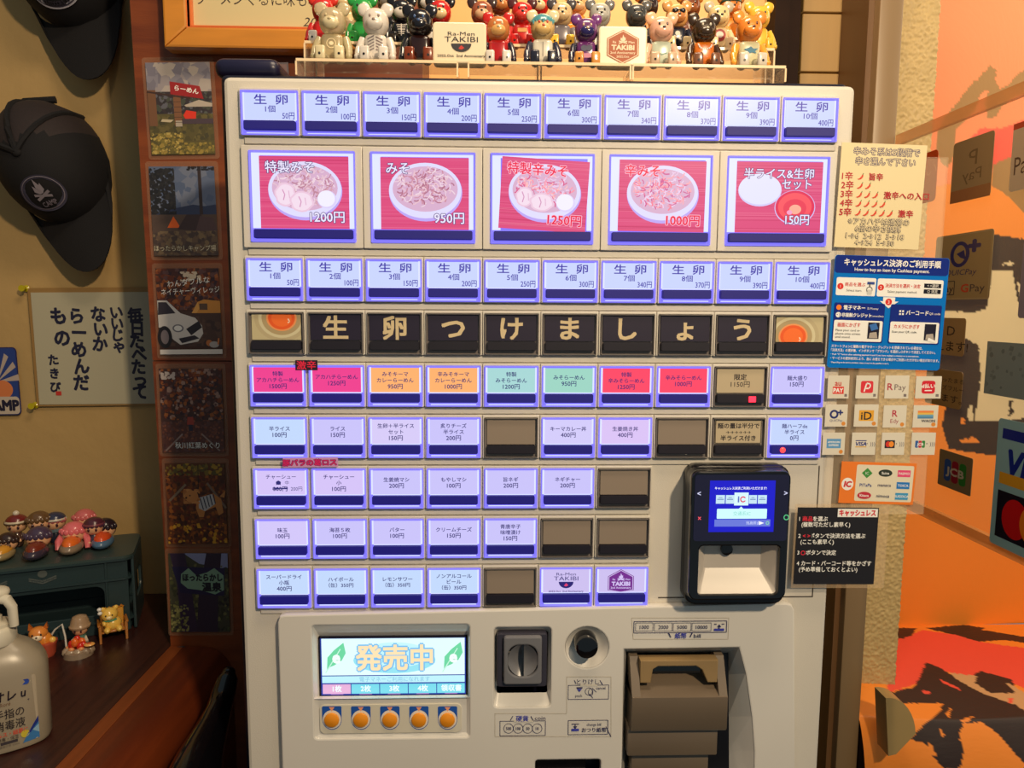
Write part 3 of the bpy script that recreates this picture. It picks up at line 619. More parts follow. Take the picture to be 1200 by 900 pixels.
for sx_ in (0, 1):
    xx = x0 if not sx_ else x1 - .0085
    obj('side_cheek', G().prism([(-.0215, zs - .001), (-.004, zt - .001), (.013, zt), (.013, zs - .001)], xx, xx + .0085, 'X'), TAUPE, bi)
obj('sloped_mouth', G().prism([(-.0205, zs - .001), (.009, zt - .022), (.0135, zt - .022), (.0135, zs - .001)], x0 + .008, x1 - .008, 'X'), TAUPE, bi)
hz = q2(0, 776, -.006)[1]; hl, hr = x0 + .0088, x1 - .0088
arch = [(hl, hz), (hl, hz - .0235), (hl + .011, hz - .0235), (hl + .013, hz - .009), (hl + .018, hz - .006), (hr - .022, hz - .006), (hr - .016, hz - .010), (hr - .010, hz - .0235), (hr, hz - .0235), (hr, hz)]
obj('arch_grip', plate('arch_grip', arch, [], -.0150, -.002, .001), mat('tan_plastic', rgb(150, 124, 84), .3, noise=.08), bi)
obj('mouth_slot', G().box(hl + .012, .004, hz - .024, hr - .012, .012, hz - .006), BLACKG, bi)
obj('lower_block', G().rbox(x0 - .002, -.014, zb_, x1 - .006, .013, zf - .001, .0015, 2), TAUPE, bi)
obj('lower_block', G().rbox(x0 + .004, -.006, zb_ - .03, x1 - .012, .013, zb_ - .001, .0015, 2), TAUPE, bi)

# cashless reader -----------------------------------------------------------------
rd = bpy.data.objects.new('cashless_reader', None); C.objects.link(rd); rd.parent = mach; rd.location = (-0.28, -0.15, 0); rd['label'] = 'black cashless payment reader with blue screen'
YF = -.036
def r2(px, py, Y=YF): v = atY(px, py, Y); return v.x, v.z
a, b = r2(806, 704), r2(928, 552)
c, d = r2(799, 702, -.006), r2(923, 544, -.006)
tr = [r2(822, 640), r2(914, 640), r2(911, 697), r2(818, 698)]
tray = rr(tr[3][0], tr[3][1], tr[1][0], tr[1][1], .004)
front = rr(a[0], a[1], b[0], b[1], .008, 5); backp = rr(c[0], c[1], d[0], d[1], .010, 5)
g = loft(G(), front, backp, YF + .006, -.004)
obj('housing', g, BLACK, rd)
obj('front_frame', plate('front_frame', front, [tray], YF, YF + .008, .0018), BLACKG, rd)
obj('back_shell', plate('back_shell', rr(c[0] - .001, c[1] - .001, d[0] - .002, d[1] + .001, .011, 5), [], -.018, 0.0, .002), BLACK, rd)
ti = rr(tr[3][0] + .010, tr[3][1] + .022, tr[1][0] - .012, tr[1][1] - .001, .002)
g = loft(G(), rr(tr[3][0] - .0005, tr[3][1] - .0005, tr[1][0] + .0005, tr[1][1] + .0005, .004), ti, YF + .004, -.0185)
g.box(tr[3][0] + .009, -.019, tr[3][1] + .02, tr[1][0] - .011, -.0182, tr[1][1])
obj('scan_tray', g, mat('pale_tray_plastic', rgb(186, 178, 168), .3, noise=.04), rd, fix=False)
lc = r2(852, 643, -.022)
obj('camera_lens', G().lathe([(.0058, 0), (.0058, .003), (.004, .0036)], lc[0], -.019, lc[1] - .001, 20, 'Y'), BLACKG, rd)
a, b = r2(812, 634), r2(925, 556); 
P = Print(b[0] - a[0], b[1] - a[1], 113, 78, rgb(8, 8, 30), thick=.0004, r=.003)
def S(x, y): c_ = r2(x, y); return ((c_[0] - a[0]) / (b[0] - a[0]) * 113, (b[1] - c_[1]) / (b[1] - a[1]) * 78)
q = S(832, 563); q_ = S(906, 623); P.rect(q[0], q[1], q_[0], q_[1], rgb(16, 16, 196))
P.text('キャッシュレス決済ご利用いただけます!', *S(868, 572), 3.7, rgb(250, 250, 255), bold=.02, sx=.93)
for x0_, x1_, s_ in ((839, 849, '='), (850.5, 860, '•'), (877.5, 886.5, '◻'), (888, 898, '▭')):
    q, q_ = S(x0_, 580), S(x1_, 590); P.rect(q[0], q[1], q_[0], q_[1], rgb(196, 226, 240)); P.line([(q[0] + 1.5, (q[1] + q_[1]) / 2), (q_[0] - 1.5, (q[1] + q_[1]) / 2)], 1.2, rgb(120, 150, 190)); P.line([(q[0] + 3, q[1] + 3), (q_[0] - 3, q[1] + 3)], 1, rgb(140, 170, 206))
q, q_ = S(860.5, 577), S(876.5, 592); P.rect(q[0], q[1], q_[0], q_[1], rgb(214, 244, 250)); m_ = ((q[0] + q_[0]) / 2, (q[1] + q_[1]) / 2)
P.text('i', m_[0] - 3.4, m_[1], 10, rgb(90, 110, 190), bold=.05); P.ring(m_[0] + 2, m_[1] + .4, 3.6, 1.4, rgb(226, 60, 90)); P.rect(m_[0] + 3.6, m_[1] - 1, m_[0] + 6.4, m_[1] + 1.8, rgb(214, 244, 250))
q, q_ = S(840, 596), S(898, 607.5); P.rrect(q[0], q[1], q_[0], q_[1], 1, rgb(206, 250, 250)); P.poly([(m_[0] - 3, q[1] + .3), (m_[0] + 3, q[1] + .3), (m_[0], q[1] - 2.6)], rgb(206, 250, 250)); P.text('交通系IC', *S(869, 601.6), 5.4, rgb(130, 214, 200))
q, q_ = S(837, 608.6), S(902, 616.6); P.rect(q[0], q[1], q_[0], q_[1], rgb(104, 118, 214)); P.text('残高照会', *S(882, 612.6), 4.2, rgb(214, 224, 255)); P.poly([S(889, 610.4), S(895, 612.6), S(889, 614.8)], rgb(250, 250, 255)); c_ = S(899, 612.6); P.ring(c_[0], c_[1], 2, .7, rgb(140, 230, 150))
for s_, x, y, cc in (('<', 819, 578, rgb(206, 206, 236)), ('>', 920.5, 577.5, rgb(206, 206, 236)), ('×', 819.4, 607, rgb(236, 80, 90)), ('○', 921, 606, rgb(90, 200, 130))): P.text(s_, *S(x, y), 8.5, cc, bold=.02)
P.obj('screen', SCREEN, rd, loc=((a[0] + b[0]) / 2, YF - .0006, (a[1] + b[1]) / 2), label='blue lit screen with white icons')

# ================================================================== STICKERS AND NOTICES
def card(name, pts, Y, U, V, bg, thick=.0005, r=0.0):
    c, w_, h_, rot = quad(pts, Y); P = Print(w_, h_, U, V, bg, thick, r); P.c, P.rot = c, rot; return P
def place(P, name, label, cat, group=None, material=PRINT):
    return tag(P.obj(name, material, None, loc=P.c, rot=P.rot), label, cat, group)
P = card('s', [(346, 422), (372, 422), (372, 434), (346, 434)], -.0088, 120, 60, rgb(34, 12, 36)); P.text('激辛', 60, 30, 54, rgb(232, 30, 70), bold=.02)
place(P, 'small_sticker', 'small black sticker with red characters 激辛 above the pink buttons', 'sticker')
P = card('s', [(332, 537), (396, 536), (396, 547), (331, 548)], -.0088, 310, 60, rgb(206, 150, 196)); P.text('豚バラの葛ロス', 150, 31, 44, rgb(220, 30, 100), bold=.03, out=rgb(90, 20, 110), ow=.06)
place(P, 'handwritten_sticker', 'narrow pink handwritten sticker above the first char siu buttons', 'sticker')
# clear acrylic board right of the machine
YS = -0.0072
a, b = atY(964, 603, YS + .004), atY(1104, 296, YS + .004)
ab = obj('acrylic_board', G().rbox(a.x, YS + .003, a.z, b.x, YS + .006, atY(0, 170, YS).z, .0008, 1), mat('board_acrylic', rgb(255, 235, 200), .08, alpha=.12, noise=.02)); ab.location = (0, 0, 0)
tag(ab, 'clear acrylic sheet beside the machine carrying the payment notices', 'acrylic sheet')
# spice level notice
P = card('s', [(985, 167), (1087, 170), (1076, 293), (979, 289)], -.0050, 320, 385, rgb(222, 206, 162))
dk, rd_ = rgb(70, 60, 80), rgb(176, 24, 34)
P.text('辛みそ系は5段階で', 170, 30, 31, rgb(222, 206, 162), sx=.95, out=rgb(64, 58, 100), ow=.075); P.text('辛さ選んで下さい', 168, 66, 31, rgb(222, 206, 162), sx=.92, out=rgb(64, 58, 100), ow=.075)
def chili(P, x, y, s):
    P.poly([(x - 10 * s, y + 9 * s), (x - 2 * s, y + 6 * s), (x + 4 * s, y - 1 * s), (x + 6 * s, y - 7 * s), (x + 11 * s, y - 6 * s), (x + 10 * s, y + 2 * s), (x + 4 * s, y + 9 * s), (x - 4 * s, y + 12 * s)], rgb(206, 60, 30)); P.line([(x + 8 * s, y - 6 * s), (x + 11 * s, y - 12 * s)], 2.4 * s, rgb(90, 110, 40))
for k in range(5):
    y = 122 + k * 33; P.text('%d辛' % (k + 1), 10, y, 32, rd_, 'l', bold=.03)
    for j in range(k + 1): chili(P, 78 + j * 30, y, 1.05)
P.text('旨辛', 112, 122, 28, rd_, 'l', bold=.03); P.text('激辛への入口', 172, 188, 29, rd_, 'l', bold=.025); P.text('激辛', 232, 254, 29, rd_, 'l', bold=.03)
for s_, y in (('※アカハチは通常の', 286), ('6倍の辛さ換算', 313)): P.text(s_, 160, y, 27, rgb(222, 206, 162), out=rgb(50, 46, 84), ow=.045)
P.text('1→6  2→12  3→18', 150, 340, 27, rgb(222, 206, 162), out=rgb(50, 46, 84), ow=.045, sx=1.05); P.text('4→24  5→30', 150, 364, 26, rgb(222, 206, 162), out=rgb(50, 46, 84), ow=.045, sx=1.05)
place(P, 'spice_notice', 'cream notice listing five spice levels with red chilli marks', 'notice')
# blue how-to-pay sheet
P = card('s', [(977, 299), (1112, 302), (1102, 435), (971, 430)], -.0068, 440, 430, rgb(0, 112, 200), .0008, .003)
W1 = rgb(236, 236, 232); NB = rgb(18, 40, 130)
P.rrect(1, 1, 439, 68, 12, NB); P.text('キャッシュレス決済のご利用手順', 222, 26, 29, W1, bold=.03, sx=.86); P.text('How to buy an item by Cashless payment.', 222, 52, 17, W1, bold=.02)
P.rrect(12, 84, 164, 152, 6, W1); P.rrect(170, 84, 424, 152, 6, W1)
for x, y, n in ((28, 118, '1'), (184, 118, '2')): P.ell(x, y, 12, 12, rgb(214, 50, 40)); P.text(n, x, y, 17, W1)
P.text('商品を選ぶ', 84, 110, 16, rgb(206, 60, 50), bold=.02); P.text('Select item.', 82, 132, 13, rgb(20, 20, 30)); P.text('決済方法を選択・決定', 268, 110, 16, rgb(206, 60, 50), sx=.85, bold=.02); P.text('Select payment method.', 268, 132, 13, rgb(20, 20, 30), sx=.9)
P.rect(350, 98, 416, 114, rgb(26, 24, 34)); P.text('< >選択', 384, 106, 13, W1); P.rect(350, 120, 416, 136, rgb(26, 24, 34)); P.text('○ 決定', 384, 128, 13, W1)
P.rect(130, 98, 158, 108, rgb(60, 80, 150)); P.ring(140, 128, 12, 2.5, rgb(60, 60, 60)); P.line([(140, 118), (140, 102)], 4, rgb(60, 60, 60)); P.rect(132, 128, 150, 146, rgb(200, 200, 196))
P.poly([(196, 154), (242, 154), (242, 170), (256, 170), (219, 196), (184, 170), (196, 170)], W1); P.ell(218, 172, 13, 13, rgb(214, 50, 40)); P.text('3', 218, 172, 18, W1)
P.rrect(10, 180, 206, 330, 6, NB); P.rrect(228, 180, 426, 330, 6, NB); P.rrect(14, 246, 202, 326, 6, W1); P.rrect(232, 246, 422, 326, 6, W1)
P.ell(28, 198, 10, 10, rgb(240, 130, 40)); P.text('電子マネー', 88, 198, 19, W1, bold=.03, sx=.9); P.text('E-Money', 160, 199, 12, W1); P.ell(28, 226, 10, 10, W1); P.text('・)', 28, 226, 14, NB, bold=.03); P.text('非接触クレジット', 98, 226, 17, W1, bold=.03, sx=.86); P.text('(Contactless)', 176, 227, 10, W1)
for i in range(4): P.rect(262 + (i % 2) * 11, 202 + (i // 2) * 11, 269 + (i % 2) * 11, 209 + (i // 2) * 11, W1, True)
P.k += 1; P.text('バーコード', 332, 211, 20, W1, bold=.03, sx=.9); P.text('QR code', 400, 212, 12, W1)
P.text('画面にかざす', 72, 264, 17, rgb(206, 60, 50), bold=.02, sx=.88); P.text('カメラにかざす', 296, 264, 17, rgb(206, 60, 50), bold=.02, sx=.86)
for k, s_ in enumerate(('Place your card or', 'phone onto screen', 'until sound.')): P.text(s_, 22, 284 + k * 13, 11.5, rgb(30, 30, 30), 'l', sx=1.1)
P.text('Scan your QR code.', 240, 284, 11.5, rgb(30, 30, 30), 'l', sx=1.05)
for x in (146, 366): P.rect(x, 252, x + 44, 314, rgb(34, 30, 46)); P.poly([(x + 6, 312), (x + 8, 292), (x + 34, 288), (x + 40, 312)], rgb(170, 160, 150))
P.poly([(150, 262), (176, 254), (186, 276), (160, 284)], rgb(60, 110, 180)); P.poly([(384, 304), (414, 316), (410, 324), (380, 316)], W1)
for k, s_ in enumerate(('スマートフォンに複数の電子マネー・クレジットを登録されている場合は、', '「決済方法」の選択後、インボタンで「ブランド」を選択し○ボタンで決定してください。', '・Push "○" button after selecting payment brand if you have multiple e-money on a smartphone.', '・サービスの提供状況により、急に お使えできる場合やご利用いただけない場合があります。', '・Depending on the service provision status, it may not be possible to use it.')): P.text(s_, 10, 346 + k * 15.5, (13, 12.5, 9, 12.5, 9)[k], W1, 'l', sx=.82 if k != 2 else .98, bold=.012)
place(P, 'payment_guide', 'blue rounded sheet of numbered cashless payment steps', 'notice', material=GLOSSP)
# twelve payment cards
def ic(kind):
    def f(P):
        if kind == 'au': P.text('au', 48, 32, 34, rgb(190, 50, 40), bold=.03); P.rect(24, 48, 76, 80, rgb(214, 50, 34)); P.text('PAY', 50, 64, 26, W1, bold=.04)
        elif kind == 'pp': P.rrect(22, 24, 78, 76, 8, rgb(214, 44, 56)); P.line([(38, 70), (48, 34), (62, 36), (66, 46), (58, 56), (44, 56)], 6, W1)
        elif kind == 'rp': P.text('R', 22, 48, 42, rgb(176, 30, 60), bold=.02); P.text('Pay', 64, 50, 36, rgb(100, 80, 80))
        elif kind == 'dp': P.rrect(24, 20, 76, 78, 10, rgb(206, 20, 44)); P.text('d払い', 50, 44, 22, W1, bold=.03); P.line([(36, 64), (64, 64)], 5, W1)
        elif kind == 'qp': P.ring(40, 44, 20, 9, rgb(28, 40, 110)); P.text('+', 68, 36, 44, rgb(28, 40, 110), bold=.05); P.text('QUICPay', 50, 72, 15, rgb(28, 40, 110))
        elif kind == 'id': P.rect(20, 26, 82, 74, rgb(222, 160, 40)); P.text('iD', 51, 50, 50, rgb(40, 40, 40), bold=.02)
        elif kind == 'ed': P.text('R', 50, 36, 42, rgb(176, 30, 60), bold=.02); P.text('Edy', 50, 70, 26, rgb(150, 30, 60))
        elif kind == 'wn':
            for k, c in enumerate((rgb(230, 130, 60), rgb(220, 180, 80), rgb(100, 160, 190), rgb(80, 130, 170))): P.rect(18, 24 + k * 9, 82, 33 + k * 9, c, True)
            P.k += 1; P.text('WAON', 62, 70, 17, rgb(30, 30, 60), bold=.04)
        elif kind == 'ax': P.rect(18, 28, 82, 70, rgb(90, 150, 200)); P.text('AMERICAN', 50, 42, 11, W1, bold=.03); P.text('EXPRESS', 50, 56, 12, W1, bold=.03)
        elif kind == 'vs': P.text('VISA', 38, 50, 24, rgb(28, 40, 120), bold=.04, shear=.2); P.line([(16, 36), (62, 36)], 4, rgb(28, 40, 120)); P.line([(16, 64), (62, 64)], 4, rgb(210, 160, 50)); P.text('・)))', 80, 50, 24, dk)
        elif kind == 'mc': P.rect(14, 34, 58, 70, rgb(30, 24, 34)); P.ell(29, 52, 11, 13, rgb(206, 50, 36)); P.ell(43, 52, 11, 13, rgb(236, 140, 40)); P.text('・)))', 80, 50, 24, dk)
        elif kind == 'jc':
            for k, c in enumerate((rgb(40, 90, 160), rgb(190, 40, 60), rgb(50, 130, 60))): P.rrect(16 + k * 14, 36, 29 + k * 14, 68, 4, c)
            P.text('JCB', 37, 52, 17, W1, bold=.03); P.text('・)))', 80, 50, 24, dk)
        if kind in ('qp', 'id', 'ed', 'wn', 'ax'): P.ell(84, 86, 9, 9, rgb(214, 136, 50))
        if kind in ('au', 'pp', 'rp', 'dp'): P.rect(80, 80, 92, 92, rgb(120, 110, 110))
    return f
cards_ = [((970, 440), (995, 467), 'au', 'white card with a red block under small red letters, top left'), ((1003, 440), (1029, 467), 'pp', 'white card with white P on red square'), ((1037, 440), (1065, 467), 'rp', 'white card with slim dark red lettering in the top row'), ((1073, 441), (1103, 467), 'dp', 'white card with red rounded square, top right'),
          ((967, 474), (993, 500), 'qp', 'white card with navy ring and plus mark'), ((1001, 474), (1029, 500), 'id', 'white card with a yellow rectangle mark'), ((1035, 475), (1062, 501), 'ed', 'white card with red R over small red letters'), ((1070, 475), (1099, 501), 'wn', 'white card with orange and blue stripes'),
          ((964, 507), (990, 533), 'ax', 'white card with pale blue block'), ((998, 507), (1026, 533), 'vs', 'white card with navy slanted word and contactless waves'), ((1033, 507), (1060, 533), 'mc', 'white card with overlapping red and orange circles'), ((1068, 507), (1096, 533), 'jc', 'white card with small blue, red and green bars')]
for (x0, y0), (x1, y1), kd, lb in cards_:
    P = card('s', [(x0, y0), (x1, y0), (x1, y1), (x0, y1)], YS + .002, 100, 100, rgb(214, 208, 192)); ic(kd)(P)
    place(P, 'payment_card', lb + ', on the clear sheet', 'card', 'payment mark cards on the clear sheet')
P = card('s', [(985, 541), (1073, 543), (1071, 592), (984, 589)], YS + .002, 280, 160, rgb(232, 122, 36)); P.rrect(58, 10, 272, 150, 6, rgb(222, 214, 190)); P.ell(28, 86, 22, 24, W1); P.text('IC', 28, 86, 30, rgb(200, 40, 50), bold=.06, shear=.15)
for x, y, s_, c in ((98, 42, '', rgb(60, 140, 60)), (166, 40, 'Suica', rgb(40, 50, 40)), (236, 40, 'PASMO', rgb(226, 70, 120)), (96, 88, 'PiTaPa', rgb(30, 60, 140)), (166, 86, 'manaca', rgb(50, 50, 90)), (236, 86, 'TOICA', rgb(30, 120, 200)), (94, 128, 'Kitaca', rgb(190, 40, 60)), (164, 128, 'nimoca', rgb(40, 50, 90)), (234, 128, 'SUGOCA', rgb(60, 150, 200))):
    if not s_: P.poly([(x - 20, y), (x, y - 20), (x + 20, y), (x, y + 20)], c); P.text('IC', x, y, 15, W1)
    elif s_ in ('PASMO', 'TOICA', 'SUGOCA'): P.rect(x - 24, y - 13, x + 24, y + 13, c); P.text(s_, x, y, 13, W1, bold=.02)
    elif s_ in ('Kitaca', 'Suica'): P.ell(x, y, 26, 14, c); P.text(s_, x, y, 14, W1, bold=.02)
    else: P.text(s_, x, y, 17, c, bold=.02)
place(P, 'transit_card_notice', 'orange notice with nine small transit card marks', 'notice')
# black cashless instructions
lam = card('s', [(931, 592), (1042, 590), (1036, 690), (928, 688)], -.0098, 1, 1, (1, 1, 1), .0004)
o = obj('laminate_sheet', lam.g, mat('instruction_laminate', rgb(220, 190, 150), .1, alpha=.2, noise=.02)); o.location = lam.c; o.rotation_euler = lam.rot; o.name = 'black_instruction_sign'
tag(o, 'black laminated sign with white four-step instructions beside the card reader', 'sign')
P = card('s', [(935, 596), (1030, 594), (1024, 686), (930, 683)], -.0104, 320, 300, rgb(20, 18, 26))
P.rect(158, 4, 316, 36, W1); P.text('キャッシュレス', 236, 20, 27, rgb(206, 30, 50), bold=.05, sx=.78)
ys = (44, 66, 110, 134, 176, 218, 242)
for s_, y in (('1 商品を選ぶ', 44), ('(複数可ただし素早く)', 66), ('2 < >ボタンで決済方法を選ぶ', 110), ('(ここも素早く)', 134), ('3 ○ボタンで決定', 176), ('4 カード・バーコード等をかざす', 218), ('(予め準備しておくとよい)', 242)):
    P.text(s_, 8 if s_[0] != '(' else 18, y, 21, W1, 'l', bold=.025, sx=.96)
P.rect(18, 32, 62, 56, rgb(20, 18, 26)); P.text('商品', 40, 44, 21, rgb(220, 40, 60), 'c', bold=.03); P.rect(20, 99, 62, 121, rgb(20, 18, 26)); P.text('< >', 40, 110, 21, rgb(220, 40, 60), bold=.03); P.rect(17, 165, 42, 187, rgb(20, 18, 26)); P.ring(30, 177, 9, 3, rgb(220, 40, 60))
co = P.obj('sign_print', PRINT, o); co.location = (P.c - lam.c); co.rotation_euler = (0, P.rot[1] - lam.rot[1], 0)

# ================================================================== LAMINATED PHOTOGRAPHS
def leaves(P, n, cols, sz=8, box=None): 
    x0, y0, x1, y1 = box or (0, 0, P.U, P.V); P.blobs(x0, y0, x1, y1, n, sz, cols)
AUT = [rgb(96, 44, 28), rgb(70, 36, 34), rgb(124, 62, 30), rgb(50, 30, 40), rgb(146, 84, 42), rgb(90, 60, 60)]
def ph_shop(P):
    P.rect(0, 0, 78, 50, rgb(146, 138, 142)); leaves(P, 40, [rgb(130, 126, 138), rgb(168, 158, 152), rgb(116, 112, 126)], 12, (0, 0, 78, 34)); P.rect(0, 34, 78, 60, rgb(52, 44, 48)); leaves(P, 120, [rgb(44, 40, 44), rgb(66, 70, 60), rgb(80, 84, 80), rgb(90, 90, 100)], 4, (4, 34, 78, 62))
    P.rect(0, 60, 78, 108, rgb(86, 78, 44)); leaves(P, 120, [rgb(98, 88, 50), rgb(76, 70, 40), rgb(66, 62, 40)], 5, (0, 60, 78, 92)); P.rect(0, 32, 10, 74, rgb(112, 76, 52)); P.rect(31, 36, 40, 74, rgb(120, 80, 54)); P.rect(32, 68, 40, 75, rgb(166, 154, 140)); P.line([(0, 34), (52, 42)], 2, rgb(60, 40, 36))
    for k in range(6): P.line([(31, 40 + 6 * k), (40, 40 + 6 * k)], .6, rgb(70, 50, 40))
    P.poly([(28, 22), (64, 28), (68, 43), (28, 37)], rgb(150, 30, 34)); P.text('らーめん', 48, 32, 7, W1, rot=10, sx=1.1, bold=.03)
    P.poly([(44, 50), (62, 44), (78, 48), (78, 52), (46, 52)], rgb(176, 164, 150)); P.poly([(42, 62), (46, 56), (58, 58), (57, 66), (44, 66)], rgb(214, 50, 30)); P.rect(40, 66, 78, 72, rgb(70, 56, 66)); P.poly([(16, 66), (30, 67), (26, 70), (14, 69)], rgb(184, 170, 140))
    leaves(P, 170, [rgb(150, 128, 60), rgb(120, 108, 50), rgb(176, 154, 84), rgb(100, 90, 44)], 3, (0, 82, 40, 108)); leaves(P, 90, [rgb(150, 128, 60), rgb(120, 108, 50), rgb(100, 90, 44)], 3, (40, 94, 78, 108))
def ph_camp(P):
    P.rect(0, 0, 78, 60, rgb(86, 98, 126)); leaves(P, 30, [rgb(104, 112, 134), rgb(76, 90, 120)], 12, (0, 0, 78, 50)); P.poly([(0, 58), (30, 50), (50, 46), (64, 48), (78, 46), (78, 70), (0, 70)], rgb(44, 54, 84))
    leaves(P, 260, [rgb(26, 26, 34), rgb(36, 36, 40), rgb(20, 22, 30)], 4, (0, 2, 30, 60)); P.rect(58, 0, 62, 60, rgb(48, 36, 38)); leaves(P, 30, [rgb(30, 28, 36)], 3, (44, 0, 78, 5))
    P.rect(0, 58, 78, 108, rgb(78, 62, 56)); P.poly([(18, 74), (26, 60), (34, 74)], rgb(206, 90, 30)); P.poly([(30, 76), (42, 58), (60, 58), (60, 78)], rgb(54, 40, 44)); P.poly([(52, 78), (58, 60), (74, 62), (78, 78)], rgb(74, 56, 60))
    leaves(P, 160, [rgb(92, 74, 60), rgb(64, 52, 50), rgb(110, 92, 70)], 5, (0, 78, 78, 108)); P.text('ほったらかしキャンプ場', 38, 99, 8, rgb(206, 196, 170), sx=.86, out=rgb(30, 24, 24), ow=.06)
def ph_car(P):
    P.rect(0, 0, 78, 104, rgb(64, 38, 32)); leaves(P, 320, AUT, 5, (0, 0, 78, 52)); P.blobs(30, 4, 56, 16, 24, 4, [rgb(196, 180, 160)]); P.rect(0, 54, 78, 98, rgb(72, 50, 44)); leaves(P, 80, [rgb(84, 60, 50), rgb(60, 42, 40)], 6, (0, 60, 78, 98))
    P.poly([(42, 56), (50, 42), (58, 39), (78, 41), (78, 56)], rgb(196, 134, 60)); P.rect(52, 44, 62, 52, rgb(90, 70, 56)); P.poly([(42, 56), (50, 42), (52, 50), (48, 56)], rgb(214, 156, 80))
    wc = rgb(196, 192, 190); P.poly([(0, 40), (12, 40), (22, 50), (28, 56), (46, 62), (54, 72), (55, 82), (48, 92), (26, 96), (18, 90), (4, 74), (0, 74)], wc); P.poly([(1, 42), (11, 42), (22, 56), (0, 58)], rgb(50, 44, 56)); P.ell(7, 86, 9, 14, rgb(28, 24, 32)); P.ell(7, 86, 5, 9, rgb(120, 110, 116)); P.ell(24, 75, 7, 5, rgb(110, 110, 120)); P.ell(24, 75, 5, 3.4, rgb(214, 214, 214)); P.poly([(34, 76), (50, 66), (54, 74), (40, 84)], rgb(34, 30, 40)); P.poly([(24, 88), (44, 84), (50, 88), (28, 94)], rgb(40, 34, 44))
    P.ell(62, 94, 4, 4, rgb(176, 104, 56)); P.ell(68, 96, 6, 4, rgb(166, 160, 160)); P.line([(73, 96), (74, 88)], 2, rgb(186, 110, 60)); P.rect(0, 102, 78, 108, rgb(214, 208, 204))
    P.text('わんダフルな', 40, 17, 9, W1, rot=-6); P.text('ネイチャーヴィレッジ', 42, 28, 9, W1, sx=.82, rot=-3)
def ph_autumn(P):
    P.rect(0, 0, 78, 108, rgb(66, 42, 40)); leaves(P, 480, AUT + [rgb(150, 120, 110)], 4, (0, 0, 78, 66)); P.rect(0, 68, 78, 108, rgb(86, 50, 44)); leaves(P, 260, [rgb(112, 64, 50), rgb(74, 44, 44), rgb(132, 80, 60), rgb(90, 60, 60)], 3, (0, 66, 78, 108)); P.blobs(2, 4, 20, 14, 18, 4, [rgb(190, 176, 170)]); P.line([(4, 106), (26, 84)], 2, rgb(140, 120, 116)); P.line([(72, 106), (50, 84)], 2, rgb(140, 120, 116))
    P.ell(36, 60, 3, 3, rgb(60, 40, 40)); P.poly([(33, 62), (40, 62), (41, 72), (32, 72)], rgb(150, 60, 50)); P.rect(34, 72, 39, 80, rgb(40, 40, 60)); P.text('秋川紅葉めぐり', 44, 99, 9, W1, sx=.92, out=rgb(40, 24, 24), ow=.05)
def ph_dog(P):
    P.rect(0, 0, 78, 108, rgb(92, 50, 26)); leaves(P, 620, [rgb(120, 62, 26), rgb(80, 40, 24), rgb(150, 84, 30), rgb(100, 40, 24), rgb(66, 34, 24)], 4, (0, 14, 78, 108)); leaves(P, 90, [rgb(166, 130, 40), rgb(120, 100, 40), rgb(90, 80, 40)], 4, (0, 0, 78, 16)); P.blobs(0, 80, 78, 108, 40, 4, [rgb(206, 150, 40), rgb(190, 120, 30)])
    P.line([(4, 50), (26, 28)], 3, rgb(130, 110, 90)); P.line([(78, 60), (54, 26)], 3, rgb(120, 100, 84)); P.line([(43, 2), (42, 44)], 1, rgb(30, 24, 24))
    fur = rgb(190, 124, 66); P.poly([(40, 48), (62, 40), (72, 48), (74, 66), (68, 70), (64, 58), (50, 64), (48, 72), (42, 72), (38, 60)], fur); P.poly([(42, 46), (60, 41), (64, 54), (50, 64), (42, 60)], rgb(186, 186, 190))
    for k in range(5): P.line([(44 + k * 4.4, 46 - k * 1.2), (48 + k * 4, 62 - k * 2)], 1.4, rgb(44, 44, 66))
    P.blobs(22, 34, 44, 54, 50, 4, [fur, rgb(206, 140, 80), rgb(176, 110, 60)]); P.ell(33, 44, 9, 8, rgb(198, 130, 70)); P.ell(26, 46, 1.3, 1.3, rgb(20, 16, 16)); P.ell(31, 43, 1, 1, rgb(20, 16, 16)); P.poly([(70, 44), (78, 36), (76, 46)], fur)
def ph_sign(P):
    P.rect(0, 0, 78, 108, rgb(66, 66, 50)); P.poly([(20, 0), (78, 0), (78, 22), (40, 14)], rgb(140, 146, 186)); leaves(P, 300, [rgb(80, 84, 50), rgb(50, 54, 36), rgb(110, 108, 66), rgb(36, 34, 36)], 4, (0, 14, 78, 108))
    P.poly([(2, 0), (22, 0), (30, 60), (36, 108), (14, 108), (10, 40)], rgb(50, 36, 64)); P.poly([(50, 0), (70, 0), (64, 60), (62, 108), (34, 108), (38, 60)], rgb(46, 34, 56)); P.poly([(4, 18), (74, 20), (72, 58), (14, 54)], rgb(34, 30, 70))
    P.poly([(16, 28), (26, 20), (36, 30), (50, 26), (60, 20), (72, 30), (72, 50), (60, 56), (40, 50), (24, 48), (15, 40)], rgb(128, 164, 140)); P.text('ほったらかし', 44, 33, 11, rgb(20, 24, 40), bold=.05, sx=.82); P.text('温泉', 56, 46, 13, rgb(20, 24, 40), bold=.05)
    leaves(P, 60, [rgb(150, 146, 90), rgb(120, 120, 70)], 3, (0, 70, 24, 108))
